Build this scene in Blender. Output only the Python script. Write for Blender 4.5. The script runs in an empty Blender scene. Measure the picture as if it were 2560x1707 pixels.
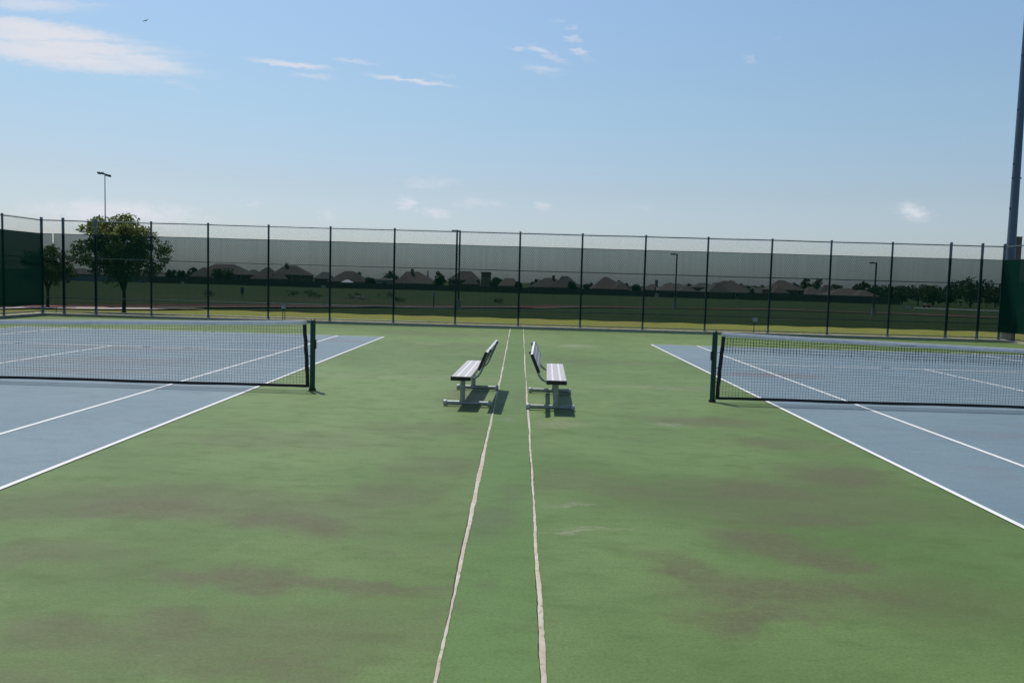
import bpy, math, random
import numpy as np
from mathutils import Vector, Matrix
R = math.radians
rnd = random.Random(7)
sc = bpy.context.scene
COL = sc.collection

# ------------------------------------------------------------------ helpers
class MB:
    """collects shapes into one mesh"""
    def __init__(s): s.v = []; s.f = []; s.sm = []
    def add(s, vs, fs, smooth=False):
        o = len(s.v); s.v += [tuple(p) for p in vs]
        for f in fs: s.f.append(tuple(i + o for i in f)); s.sm.append(smooth)
    def box(s, c, d, rz=0.0, rx=0.0, ry=0.0, bev=0.0):
        hx, hy, hz = d[0] / 2, d[1] / 2, d[2] / 2
        M = Matrix.Translation(c) @ Matrix.Rotation(rz, 4, 'Z') @ Matrix.Rotation(ry, 4, 'Y') @ Matrix.Rotation(rx, 4, 'X')
        if bev <= 0:
            vs = [(x, y, z) for x in (-hx, hx) for y in (-hy, hy) for z in (-hz, hz)]
            fs = [(0, 1, 3, 2), (4, 6, 7, 5), (0, 4, 5, 1), (2, 3, 7, 6), (0, 2, 6, 4), (1, 5, 7, 3)]
        else:
            b = bev; vs = []; idx = {}
            for sx in (-1, 1):
                for sy in (-1, 1):
                    for sz in (-1, 1):
                        for ax in range(3):
                            p = [sx * hx, sy * hy, sz * hz]
                            for k in range(3):
                                if k != ax: p[k] -= (sx, sy, sz)[k] * b
                            idx[(sx, sy, sz, ax)] = len(vs); vs.append(tuple(p))
            fs = []
            S = (-1, 1)
            for ax in range(3):
                o = [k for k in range(3) if k != ax]
                for sg in S:
                    q = []
                    for (a, b2) in ((-1, -1), (1, -1), (1, 1), (-1, 1)):
                        t = [0, 0, 0]; t[ax] = sg; t[o[0]] = a; t[o[1]] = b2
                        q.append(idx[(t[0], t[1], t[2], ax)])
                    fs.append(tuple(q))
                for a in S:
                    for b2 in S:
                        t0 = [0, 0, 0]; t1 = [0, 0, 0]
                        t0[ax] = -1; t1[ax] = 1
                        for t in (t0, t1): t[o[0]] = a; t[o[1]] = b2
                        fs.append((idx[(*t0, o[0])], idx[(*t1, o[0])], idx[(*t1, o[1])], idx[(*t0, o[1])]))
            for sx in S:
                for sy in S:
                    for sz in S:
                        fs.append(tuple(idx[(sx, sy, sz, k)] for k in range(3)))
        s.add([M @ Vector(v) for v in vs], fs)
    def tube(s, pts, r, n=8, caps=True, smooth=True):
        pts = [Vector(p) for p in pts]; m = len(pts)
        rs = r if isinstance(r, (list, tuple)) else [r] * m
        vs = []; t0 = (pts[1] - pts[0]).normalized()
        ref = Vector((0, 0, 1)) if abs(t0.z) < 0.9 else Vector((1, 0, 0))
        u = t0.cross(ref).normalized()
        for i, p in enumerate(pts):
            if i == 0: t = t0
            elif i == m - 1: t = (pts[i] - pts[i - 1]).normalized()
            else: t = (pts[i + 1] - pts[i - 1]).normalized()
            u = (u - t * u.dot(t)).normalized(); w = t.cross(u)
            for k in range(n):
                a = 2 * math.pi * (k + .5) / n
                vs.append(p + (u * math.cos(a) + w * math.sin(a)) * rs[i])
        fs = [(i * n + k, i * n + (k + 1) % n, (i + 1) * n + (k + 1) % n, (i + 1) * n + k) for i in range(m - 1) for k in range(n)]
        s.add(vs, fs, smooth)
        if caps: s.add(vs[:n], [tuple(range(n))]); s.add(vs[-n:], [tuple(range(n))[::-1]])
    def dome(s, c, r, n=12, m=4, sq=1.0):
        vs = []; fs = []
        for j in range(m):
            a = math.pi / 2 * j / m
            for k in range(n):
                b = 2 * math.pi * (k + .5) / n
                vs.append((c[0] + r * math.cos(a) * math.cos(b), c[1] + r * math.cos(a) * math.sin(b), c[2] + sq * r * math.sin(a)))
        vs.append((c[0], c[1], c[2] + sq * r))
        for j in range(m - 1):
            for k in range(n): fs.append((j * n + k, j * n + (k + 1) % n, (j + 1) * n + (k + 1) % n, (j + 1) * n + k))
        for k in range(n): fs.append(((m - 1) * n + k, (m - 1) * n + (k + 1) % n, m * n))
        s.add(vs, fs, True)
    def build(s, name, mat, parent=None, loc=None):
        me = bpy.data.meshes.new(name)
        me.from_pydata(s.v, [], s.f); me.materials.append(mat)
        me.polygons.foreach_set('use_smooth', s.sm)
        me.update()
        o = bpy.data.objects.new(name, me); COL.objects.link(o)
        if parent: o.parent = parent
        if loc: o.location = loc
        return o

def tag(o, label, cat=None, group=None, kind=None):
    o['label'] = label
    if cat: o['category'] = cat
    if group: o['group'] = group
    if kind: o['kind'] = kind
    return o
def thing(name, label, cat, loc=(0, 0, 0), rz=0.0, group=None):
    o = bpy.data.objects.new(name, None); COL.objects.link(o)
    o.location = loc; o.rotation_euler = (0, 0, rz)
    return tag(o, label, cat, group)
def copy_tree(o, parent=None):
    c = o.copy(); COL.objects.link(c); c.parent = parent
    for ch in list(o.children): copy_tree(ch, c)
    return c

# ------------------------------------------------------------------ materials
class NT:
    def __init__(s, mat): s.t = mat.node_tree; s.n = s.t.nodes; s.l = s.t.links
    def new(s, typ, **kw):
        n = s.n.new(typ)
        for k, v in kw.items(): setattr(n, k, v)
        return n
    def link(s, a, b): s.l.new(a, b)
    def val(s, n, i, v):
        if isinstance(v, (int, float)): n.inputs[i].default_value = v
        elif isinstance(v, (tuple, list)): n.inputs[i].default_value = v
        else: s.l.new(v, n.inputs[i])
    def math(s, op, a, b=0.0, c=0.0, clamp=False):
        n = s.n.new('ShaderNodeMath'); n.operation = op; n.use_clamp = clamp
        s.val(n, 0, a); s.val(n, 1, b)
        if len(n.inputs) > 2: s.val(n, 2, c)
        return n.outputs[0]
    def mix(s, f, a, b):
        n = s.n.new('ShaderNodeMix'); n.data_type = 'RGBA'
        s.val(n, 0, f)
        for i, v in ((6, a), (7, b)):
            if isinstance(v, (tuple, list)) and len(v) == 3: v = (*v, 1)
            s.val(n, i, v)
        return n.outputs[2]
    def smooth(s, x, lo, hi, o0=0.0, o1=1.0):
        n = s.n.new('ShaderNodeMapRange'); n.interpolation_type = 'SMOOTHSTEP'
        s.val(n, 0, x); s.val(n, 1, lo); s.val(n, 2, hi); s.val(n, 3, o0); s.val(n, 4, o1)
        return n.outputs[0]
    def noise(s, vec, scale, detail=4, rough=.55, dist=0.0):
        n = s.n.new('ShaderNodeTexNoise'); s.l.new(vec, n.inputs['Vector'])
        n.inputs['Scale'].default_value = scale; n.inputs['Detail'].default_value = detail
        n.inputs['Roughness'].default_value = rough; n.inputs['Distortion'].default_value = dist
        return n.outputs['Fac']
    def mapping(s, vec, loc=(0, 0, 0), rot=(0, 0, 0), scale=(1, 1, 1), typ='POINT'):
        n = s.n.new('ShaderNodeMapping'); n.vector_type = typ; s.l.new(vec, n.inputs[0])
        n.inputs[1].default_value = loc; n.inputs[2].default_value = rot; n.inputs[3].default_value = scale
        return n.outputs[0]
    def pos(s): return s.n.new('ShaderNodeNewGeometry').outputs['Position']
    def obj(s): return s.n.new('ShaderNodeTexCoord').outputs['Object']

def pmat(name, col, rough=.6, metal=0.0, spec=.5, var=0.0, scale=8.0, col2=None, bump=0.0, bscale=60.0, coord='obj', stretch=(1, 1, 1)):
    m = bpy.data.materials.new(name); m.use_nodes = True
    t = NT(m); b = t.n['Principled BSDF']
    b.inputs['Roughness'].default_value = rough; b.inputs['Metallic'].default_value = metal
    b.inputs['Specular IOR Level'].default_value = spec
    b.inputs['Base Color'].default_value = (*col, 1)
    vec = t.pos() if coord == 'pos' else t.obj()
    if stretch != (1, 1, 1): vec = t.mapping(vec, scale=stretch)
    if var or col2:
        c2 = col2 or tuple(c * (1 - var) for c in col)
        f = t.smooth(t.noise(vec, scale, 5, .6), .35, .68)
        t.link(t.mix(f, col, c2), b.inputs['Base Color'])
    if bump:
        bn = t.new('ShaderNodeBump'); bn.inputs['Strength'].default_value = bump; bn.inputs['Distance'].default_value = .01
        t.link(t.noise(vec, bscale, 4), bn.inputs['Height']); t.link(bn.outputs[0], b.inputs['Normal'])
    return m

M = {}
M['post'] = pmat('fence_post_paint', (.14, .19, .235), .42, .35, .5, .3, 5)
M['wire'] = pmat('chain_link_wire', (.035, .06, .055), .5, .2, .4)
M['net_green'] = pmat('net_post_green', (.004, .055, .038), .4, 0, .4, .35, 9)
M['cord'] = pmat('net_cord', (.012, .014, .016), .85, 0, .2)
M['black_band'] = pmat('black_vinyl', (.012, .012, .014), .55, 0, .4, .3, 12)
M['white_band'] = pmat('white_vinyl', (.72, .74, .76), .6, 0, .3, .16, 7, stretch=(1, 1, .3))
def translucent(m, col, f):
    t = NT(m); b = t.n['Principled BSDF']; tl = t.new('ShaderNodeBsdfTranslucent'); tl.inputs[0].default_value = (*col, 1)
    mx = t.new('ShaderNodeMixShader'); mx.inputs[0].default_value = f
    t.link(b.outputs[0], mx.inputs[1]); t.link(tl.outputs[0], mx.inputs[2]); t.link(mx.outputs[0], t.n['Material Output'].inputs[0])
translucent(M['white_band'], (.74, .77, .82), .46)
M['alu'] = pmat('brushed_aluminium', (.50, .485, .475), .5, .12, .5, 0, 14, (.42, .405, .395), stretch=(6, .5, 1))
M['alu_light'] = pmat('bright_aluminium', (.74, .75, .76), .45, .08, .5, .12, 8, stretch=(4, .4, 1))
M['black_plastic'] = pmat('black_end_cap', (.012, .013, .014), .4, 0, .5)
M['galv'] = pmat('galvanised_steel', (.31, .345, .33), .42, .45, .5, .25, 30)
M['galv_cap'] = pmat('grey_pipe_cap', (.42, .44, .45), .5, .2, .5, .2, 30)
M['concrete'] = pmat('kerb_concrete', (.58, .53, .44), .9, 0, .3, 0, 3.0, (.46, .42, .34), .3, 40, 'pos')
M['path'] = pmat('path_concrete', (.42, .38, .33), .9, 0, .3, .2, 1.2, coord='pos')
M['track'] = pmat('red_cinder', (.16, .055, .038), .95, 0, .2, .35, 1.0, coord='pos')
M['pole'] = pmat('pole_steel', (.09, .135, .195), .45, .4, .5, .25, 1.5, stretch=(1, 1, .2))
M['dark_metal'] = pmat('dark_metal', (.03, .036, .042), .5, .3)
M['grey_box'] = pmat('grey_enclosure', (.40, .45, .50), .5, .1, .5, .2, 20)
M['stub'] = pmat('weathered_timber', (.17, .155, .14), .85, 0, .2, .4, 6, stretch=(4, 4, .4))
M['white'] = pmat('white_paint', (.72, .72, .70), .6, 0, .4, .12, 5)
M['sign_dark'] = pmat('dark_sign', (.05, .055, .06), .6)
M['red'] = pmat('red_paint', (.35, .04, .03), .35, 0, .5)
M['rubber'] = pmat('rubber', (.015, .015, .015), .8)
M['bark'] = pmat('bark', (.075, .058, .045), .9, 0, .2, .5, 18, bump=.6, bscale=25, stretch=(1, 1, .25))
M['wood_fence'] = pmat('fence_boards', (.115, .095, .08), .9, 0, .2, .45, 2.2, stretch=(5, 5, .15))
M['pale_fence'] = pmat('pale_boards', (.22, .25, .28), .85, 0, .2, .25, 2, stretch=(5, 5, .15))
M['glass'] = pmat('window_glass', (.02, .025, .03), .08, 0, .6)
M['trim'] = pmat('house_trim', (.45, .42, .37), .7)
M['rubble'] = pmat('rubble_stone', (.36, .30, .27), .9, 0, .3, .4, 3)
M['bird'] = pmat('dark_feathers', (.09, .095, .10), .8)
WALLS = [pmat('brick_brown', (.17, .115, .085), .9, 0, .2, .3, 4), pmat('brick_tan', (.27, .21, .16), .9, 0, .2, .25, 4),
         pmat('brick_red', (.20, .105, .08), .9, 0, .2, .3, 4), pmat('siding_pale', (.42, .45, .46), .8, 0, .2, .15, 2)]
ROOFS = [pmat('shingle_brown', (.125, .098, .085), .9, 0, .25, .3, 3, stretch=(1, 1, 5)), pmat('shingle_grey', (.12, .105, .098), .9, 0, .25, .3, 3, stretch=(1, 1, 5)),
         pmat('shingle_tan', (.155, .118, .098), .9, 0, .25, .3, 3, stretch=(1, 1, 5))]

def leafmat(name, c1, c2, tr=.35):
    m = bpy.data.materials.new(name); m.use_nodes = True
    t = NT(m); b = t.n['Principled BSDF']; out = t.n['Material Output']
    f = t.smooth(t.noise(t.pos(), 2.3, 3), .35, .68)
    g = t.new('ShaderNodeNewGeometry').outputs['Random Per Island']
    c = t.mix(f, c1, c2); c = t.mix(t.math('MULTIPLY', g, .45), c, tuple(x * .55 for x in c1))
    t.link(c, b.inputs['Base Color']); b.inputs['Roughness'].default_value = .55; b.inputs['Specular IOR Level'].default_value = .25
    tl = t.new('ShaderNodeBsdfTranslucent')
    t.link(t.mix(.5, c, (c2[0] * 1.3, c2[1] * 1.25, c2[2] * .7)), tl.inputs[0])
    mx = t.new('ShaderNodeMixShader'); mx.inputs[0].default_value = tr
    t.link(b.outputs[0], mx.inputs[1]); t.link(tl.outputs[0], mx.inputs[2]); t.link(mx.outputs[0], out.inputs[0])
    return m
M['leaf_near'] = leafmat('young_tree_leaves', (.074, .112, .027), (.135, .170, .044), .45)
LEAF = [leafmat('leaves_dark', (.035, .055, .022), (.055, .075, .028)), leafmat('leaves_mid', (.045, .07, .02), (.075, .095, .03)),
        leafmat('leaves_olive', (.055, .07, .028), (.085, .095, .04))]
M['weed'] = leafmat('weed_leaves', (.045, .075, .02), (.07, .095, .03))
M['grass_blade'] = leafmat('grass_blades', (.15, .18, .035), (.23, .23, .06), .45)

# --- windscreen cloth: woven, see-through
def screen_mat(name, k, dc=(.006, .030, .022)):
    m = bpy.data.materials.new(name); m.use_nodes = True
    t = NT(m); t.n.remove(t.n['Principled BSDF']); out = t.n['Material Output']
    p = t.pos()
    tr = t.new('ShaderNodeBsdfTransparent'); tr.inputs[0].default_value = (.83, .95, 1.0, 1)
    df = t.new('ShaderNodeBsdfDiffuse'); df.inputs[0].default_value = (*dc, 1)
    tl = t.new('ShaderNodeBsdfTranslucent'); tl.inputs[0].default_value = (*dc, 1)
    a = t.new('ShaderNodeMixShader'); a.inputs[0].default_value = .4
    t.link(df.outputs[0], a.inputs[1]); t.link(tl.outputs[0], a.inputs[2])
    streak = t.noise(t.mapping(p, scale=(9, 9, .25)), 1.0, 4, .6)
    big = t.noise(p, .35, 2)
    # opacity rises at grazing view as the weave closes up: cover = 1-(1-c)^(1/cos)
    lw = t.new('ShaderNodeNewGeometry')
    dot = t.new('ShaderNodeVectorMath', operation='DOT_PRODUCT'); t.link(lw.outputs['Incoming'], dot.inputs[0]); t.link(lw.outputs['True Normal'], dot.inputs[1])
    cs = t.math('MAXIMUM', t.math('ABSOLUTE', dot.outputs['Value']), .12)
    hole = t.math('ADD', t.math('MULTIPLY_ADD', streak, .07, .185), t.math('MULTIPLY', big, .06))
    sp = t.new('ShaderNodeSeparateXYZ'); t.link(p, sp.inputs[0])      # open weave: staggered dashes
    wv = t.math('MULTIPLY', t.math('SINE', t.math('MULTIPLY', t.math('ADD', sp.outputs[0], sp.outputs[1]), 2 * math.pi / .083)), t.math('SINE', t.math('MULTIPLY', sp.outputs[2], 2 * math.pi / .125)))
    hole = t.math('MULTIPLY', hole, t.math('MULTIPLY_ADD', wv, .30, 1.0))
    hole = t.math('MULTIPLY', hole, k)
    hole = t.math('POWER', hole, t.math('POWER', t.math('DIVIDE', 1.0, cs), .8))
    mx = t.new('ShaderNodeMixShader'); t.link(hole, mx.inputs[0])
    t.link(a.outputs[0], mx.inputs[1]); t.link(tr.outputs[0], mx.inputs[2]); t.link(mx.outputs[0], out.inputs[0])
    return m
M['screen'] = screen_mat('windscreen_cloth', 1.38)
M['screen_dense'] = screen_mat('dense_windscreen_cloth', .42, (.009, .048, .034))

# --- court paint
def blob_mask(t, vec, blobs):
    acc = None
    for (x, y, hl, hw, ang, st) in blobs:
        mv = t.mapping(vec, (x, y, 0), (0, 0, R(ang)), (hl, hw, 1), 'TEXTURE')
        ln = t.new('ShaderNodeVectorMath', operation='LENGTH'); t.link(mv, ln.inputs[0])
        f = t.smooth(ln.outputs['Value'], .15, 1.15, st, 0.0)
        acc = f if acc is None else t.math('MAXIMUM', acc, f)
    return acc
STAINS = [(-2.2, -6.35, 1.7, .5, 0, .62), (2.3, -5.8, 1.6, .7, 0, .6), (-1.2, -8.7, 1.0, .35, 5, .55), (-2.75, -6.55, .95, .42, 0, 1), (-1.75, -6.75, .75, .30, -8, 1), (-2.9, -6.05, .8, .2, 0, .7), (-1.42, -6.85, .4, .3, 15, 1), (-1.05, -6.0, .55, .45, 40, .75),
          (-.75, -4.95, .55, .6, 60, .5), (-1.75, -7.8, .45, .18, -5, .95), (-1.3, -7.96, .6, .16, -8, 1), (-.85, -7.95, .5, .14, 0, .85), (-1.72, -8.65, .3, .3, 60, .8),
          (-2.15, -8.75, .4, .2, 0, .75), (-1.05, -8.95, .5, .16, 0, .8), (-2.95, -7.6, .6, .25, 0, .7), (-3.6, -6.6, .5, .5, 0, .6), (-2.1, -9.2, .6, .2, 0, .6),
          (2.45, -1.8, .9, .45, 0, .75), (3.1, -3.3, .7, .5, 0, .6), (2.1, -5.45, .75, .55, 8, 1), (3.05, -4.8, .6, .55, 0, 1), (2.3, -6.3, .7, .32, 0, .9),
          (1.72, -6.9, .38, .36, -35, 1), (2.05, -7.2, .45, .2, -20, 1), (1.5, -7.9, .6, .36, 0, .95), (1.98, -7.85, .4, .3, -25, .9), (1.3, -8.25, .55, .17, 0, .9),
          (1.2, -5.75, .7, .35, 0, .65), (.6, -5.4, .6, .5, 0, .5), (2.2, -7.9, .8, .5, 0, .55), (1.15, -7.6, .14, .5, 20, .8),
          (-2.4, -3.9, 1.2, .7, 0, .45), (-1.2, -3.0, .9, .5, 0, .45), (-1.7, 9.5, 1.3, .9, 0, .55), (-2.6, 14, 2, 1.2, 0, .5), (2, 6, 1.5, .7, 0, .45), (-.9, -.4, .35, 1.3, 0, .6)]
SCUFF = [(.36, -6.85, .26, .05, 8, 1), (.55, -6.75, .35, .035, 6, .7), (.42, -6.2, .22, .05, 0, .6), (1.6, 10.6, .75, .75, 0, .95), (-2.5, 9.7, .6, .4, 0, .6), (.5, -2.3, .35, .5, 0, .55),
         (-.66, -.3, .2, 1.2, 0, .65), (-2.0, 2.0, 2.6, .5, 0, .4), (.62, -1.2, .1, 1.0, 0, .8), (-1.4, 6.8, 1.1, .3, 0, .5), (2.4, 1.6, 1.8, .4, 0, .4), (1.9, -2.15, .35, .14, 0, .7)]
def court_mat(name, base, light, dark, stain, scuff, stains, scuffs, rough):
    m = bpy.data.materials.new(name); m.use_nodes = True
    t = NT(m); b = t.n['Principled BSDF']; p = t.pos()
    wn = t.new('ShaderNodeTexNoise'); t.link(p, wn.inputs['Vector']); wn.inputs['Scale'].default_value = 1.6; wn.inputs['Detail'].default_value = 4
    off = t.new('ShaderNodeVectorMath', operation='MULTIPLY_ADD'); t.link(wn.outputs['Color'], off.inputs[0])
    off.inputs[1].default_value = (.75, .75, 0); off.inputs[2].default_value = (-.375, -.375, 0)
    wp = t.new('ShaderNodeVectorMath', operation='ADD'); t.link(p, wp.inputs[0]); t.link(off.outputs[0], wp.inputs[1])
    n1 = t.noise(p, .55, 5, .6); n2 = t.noise(t.mapping(p, scale=(1, 1.7, 1)), 2.4, 6, .65); n3 = t.noise(p, 55, 4, .75); n4 = t.noise(p, 11, 5, .65)
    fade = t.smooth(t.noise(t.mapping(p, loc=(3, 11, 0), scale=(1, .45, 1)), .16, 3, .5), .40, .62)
    c = t.mix(t.math('ADD', t.math('MULTIPLY_ADD', fade, .3, t.math('MULTIPLY', t.smooth(n1, .35, .68), .45)), blob_mask(t, wp.outputs[0], [(-1, 1, 9, 6, 0, .6), (1.5, 12, 12, 7, 0, .6), (-2, -3.8, 3.2, 1.7, 0, .5), (2, -3.4, 3.2, 1.6, 0, .42)]), clamp=True), base, light)  # broad paler blobs: sheen of the mid and far court painted into the colour
    c = t.mix(t.smooth(n2, .45, .75, 0, .65), c, dark)
    c = t.mix(t.smooth(n4, .5, .8, 0, .35), c, light)
    if stains:
        w2 = t.new('ShaderNodeTexNoise'); t.link(p, w2.inputs['Vector']); w2.inputs['Scale'].default_value = 5.0; w2.inputs['Detail'].default_value = 6; w2.inputs['Roughness'].default_value = .7
        o2 = t.new('ShaderNodeVectorMath', operation='MULTIPLY_ADD'); t.link(w2.outputs['Color'], o2.inputs[0]); o2.inputs[1].default_value = (.55, .45, 0); o2.inputs[2].default_value = (-.275, -.225, 0)
        p2 = t.new('ShaderNodeVectorMath', operation='ADD'); t.link(wp.outputs[0], p2.inputs[0]); t.link(o2.outputs[0], p2.inputs[1])
        k = blob_mask(t, p2.outputs[0], [(a, b_, c_ * 1.3, d_ * 1.25, e_, f_) for a, b_, c_, d_, e_, f_ in stains])
        st1 = t.noise(t.mapping(p, rot=(0, 0, .12), scale=(1.6, 6, 1)), 2.2, 8, .72); st2 = t.noise(t.mapping(p, rot=(0, 0, -.1), scale=(2, 5, 1)), 9.0, 6, .7)
        brk = t.math('MULTIPLY_ADD', t.smooth(t.math('ADD', st1, t.math('MULTIPLY', st2, .45)), .44, .74), .58, .42)
        k = t.math('MULTIPLY', k, brk)
        k = t.math('ADD', k, t.smooth(t.math('ADD', t.noise(p, .8, 7, .72), t.math('MULTIPLY', st1, .25)), .66, .90, 0, .55), clamp=True)
        c = t.mix(t.smooth(st2, .52, .74, 0, .38), c, light); c = t.mix(t.smooth(st1, .50, .72, 0, .42), c, dark)
        c = t.mix(t.math('MULTIPLY', k, .84, clamp=True), c, t.mix(t.smooth(st2, .35, .65), stain, tuple(x * .70 for x in stain)))
    if scuffs:
        k = blob_mask(t, wp.outputs[0], scuffs)
        k = t.math('MULTIPLY', k, t.smooth(n4, .3, .65))
        c = t.mix(t.math('MULTIPLY', k, .75), c, scuff)
    # fine grit speckle
    c = t.mix(t.smooth(n3, .40, .66, 0, .42), c, tuple(x * .55 for x in base))
    if stains:   # scattered dark smears and pale flecks
        c = t.mix(t.smooth(t.noise(t.mapping(p, scale=(1, 2.2, 1)), 5.5, 5, .7), .66, .74, 0, .5), c, tuple(x * .55 for x in stain))
        fl = t.smooth(t.noise(t.mapping(p, rot=(0, 0, .1), scale=(3, 26, 1)), 1.5, 4, .7), .72, .80, 0, .45)
        c = t.mix(fl, c, (.30, .42, .22))
    t.link(c, b.inputs['Base Color'])
    b.inputs['Specular IOR Level'].default_value = .36
    t.link(t.math('MULTIPLY_ADD', n2, .2, rough - .1), b.inputs['Roughness'])
    bn = t.new('ShaderNodeBump'); bn.inputs['Strength'].default_value = .35; bn.inputs['Distance'].default_value = .004
    t.link(n3, bn.inputs['Height']); t.link(bn.outputs[0], b.inputs['Normal'])
    return m
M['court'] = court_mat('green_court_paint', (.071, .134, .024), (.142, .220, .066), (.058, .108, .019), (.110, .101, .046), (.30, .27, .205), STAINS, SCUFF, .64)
M['strip'] = court_mat('green_strip_paint', (.074, .152, .028), (.108, .192, .050), (.060, .120, .022), (.092, .098, .05), (.25, .25, .19), [(-.15, -6.6, .22, .5, 0, .6), (-.22, -7.95, .10, .10, 0, .5), (-.05, -5.9, .2, .4, 0, .5), (0, -.2, .2, 1.2, 0, .4)], [(-.1, -2.1, .2, .3, 0, .5)], .64)
M['blue'] = court_mat('blue_court_paint', (.137, .203, .242), (.182, .250, .280), (.122, .177, .206), (.19, .16, .16), (.3, .3, .3),
                      [(5.2, 4.2, 1.1, .5, 0, .9), (7.5, -2.3, 2, .3, 0, .5), (-8, 3.2, 2.2, .9, 0, .5), (-5, 9.8, 1, .5, 0, .5), (-7.5, 1.6, 1.6, .5, 0, .5), (-9, 6, 3, .7, 0, .4)], None, .62)
def line_mat():
    m = pmat('line_paint', (.70, .71, .70), .75, 0, .3)
    t = NT(m); b = t.n['Principled BSDF']; p = t.pos()
    f = t.smooth(t.noise(p, 14, 6, .7), .52, .74, 0, .65)
    t.link(t.mix(f, (.72, .73, .72), (.45, .47, .47)), b.inputs['Base Color'])
    return m
M['line'] = line_mat()
def sealant_mat():
    m = bpy.data.materials.new('joint_sealant'); m.use_nodes = True
    t = NT(m); b = t.n['Principled BSDF']; p = t.pos()
    a = t.noise(t.mapping(p, scale=(.5, 1, 1)), 2.2, 4, .6); c = t.noise(p, 22, 5, .7)
    col = t.mix(t.smooth(a, .38, .62), (.49, .46, .385), (.43, .37, .28))
    col = t.mix(t.smooth(c, .52, .70, 0, .8), col, (.24, .18, .13))
    col = t.mix(t.smooth(t.noise(p, 9, 3), .55, .7, 0, .7), col, (.55, .52, .48))
    col = t.mix(t.smooth(t.noise(t.mapping(p, scale=(.6, 1.6, 1)), 4.3, 5, .75), .64, .70, 0, .75), col, (.12, .10, .075))
    t.link(col, b.inputs['Base Color']); b.inputs['Roughness'].default_value = .9
    bn = t.new('ShaderNodeBump'); bn.inputs['Strength'].default_value = .8; bn.inputs['Distance'].default_value = .006
    t.link(c, bn.inputs['Height']); t.link(bn.outputs[0], b.inputs['Normal'])
    return m
M['sealant'] = sealant_mat()
M['crack'] = pmat('dark_crack', (.03, .03, .025), .95)
def ground_mat(name, cols, near):
    m = bpy.data.materials.new(name); m.use_nodes = True
    t = NT(m); b = t.n['Principled BSDF']; p = t.pos()
    n1 = t.noise(p, .16 if not near else .5, 5, .65); n2 = t.noise(p, 1.4 if not near else 5, 6, .7); n3 = t.noise(t.mapping(p, scale=(1, .35, 1)), .05 if not near else .22, 4, .6)
    c = t.mix(t.smooth(n1, .36, .66), cols[0], cols[1])
    c = t.mix(t.smooth(n2, .45, .72, 0, .7), c, cols[2])
    c = t.mix(t.smooth(n3, .52, .68, 0, .7), c, cols[3])
    if not near:   # bare soil along the far side of the red track
        k = blob_mask(t, p, [(-22, 66, 26, 16, 30, 1), (6, 74, 16, 8, 20, .6), (60, 92, 30, 12, 0, .7), (-26, 44, 8, 6, 40, .6)])
        k = t.math('MULTIPLY', k, t.smooth(t.math('ADD', n1, t.math('MULTIPLY', n2, .3)), .45, .75))
        c = t.mix(t.math('MULTIPLY', k, .85), c, (.10, .07, .048))
    t.link(c, b.inputs['Base Color']); b.inputs['Roughness'].default_value = 1.0; b.inputs['Specular IOR Level'].default_value = .1
    bn = t.new('ShaderNodeBump'); bn.inputs['Strength'].default_value = .7; bn.inputs['Distance'].default_value = .08
    t.link(n2, bn.inputs['Height']); t.link(bn.outputs[0], b.inputs['Normal'])
    return m
M['field'] = ground_mat('rough_field_grass', ((.040, .062, .017), (.054, .074, .024), (.028, .046, .013), (.066, .066, .028)), False)
M['lawn'] = ground_mat('mown_lawn', ((.145, .165, .028), (.180, .178, .042), (.112, .134, .022), (.172, .136, .055)), True)

# ------------------------------------------------------------------ the setting
def gz(Y): return -.14 if Y < 21 else max(-.14 - (Y - 21) * 1.53 / 219, -1.67)
FY = lambda x: 19.213 + .00828 * x          # line of the back fence
PX = [-18.79, -17.94, -16.69, -14.52, -12.29, -9.94, -7.53, -5.04, -2.62, -.15, 2.27, 4.71, 7.14, 9.61, 11.92, 14.28, 16.53, 17.76, 18.61]
XL, XR = -18.79, 18.61

def sheet(name, xs, ys, zf, mat, label):
    b = MB(); nx = len(xs)
    b.add([(x, y, zf(x, y)) for y in ys for x in xs], [(j * nx + i, j * nx + i + 1, (j + 1) * nx + i + 1, (j + 1) * nx + i) for j in range(len(ys) - 1) for i in range(nx - 1)], True)
    return tag(b.build(name, mat), label, kind='structure')
def fieldz(x, y):
    z = gz(y) - .03
    if y > 55 and y < 225: z += .10 * math.sin(x * .11 + y * .05) * math.sin(y * .09) + .05 * math.sin(x * .37 + 1) * math.sin(y * .31)
    return z - (.25 if y < 19 else 0)
ys = [-80, -40, 0, 18.4, 19.2, 21, 24] + [24 + 4 * k for k in range(1, 51)] + [232, 240, 300, 420, 700, 1200, 2600]
xs = [-2600, -900, -400, -250, -180] + [-140 + 5 * k for k in range(0, 57)] + [180, 250, 400, 900, 2600]
sheet('ground', xs, ys, fieldz, M['field'], 'rough dark green field beyond the fence and track')

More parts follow.
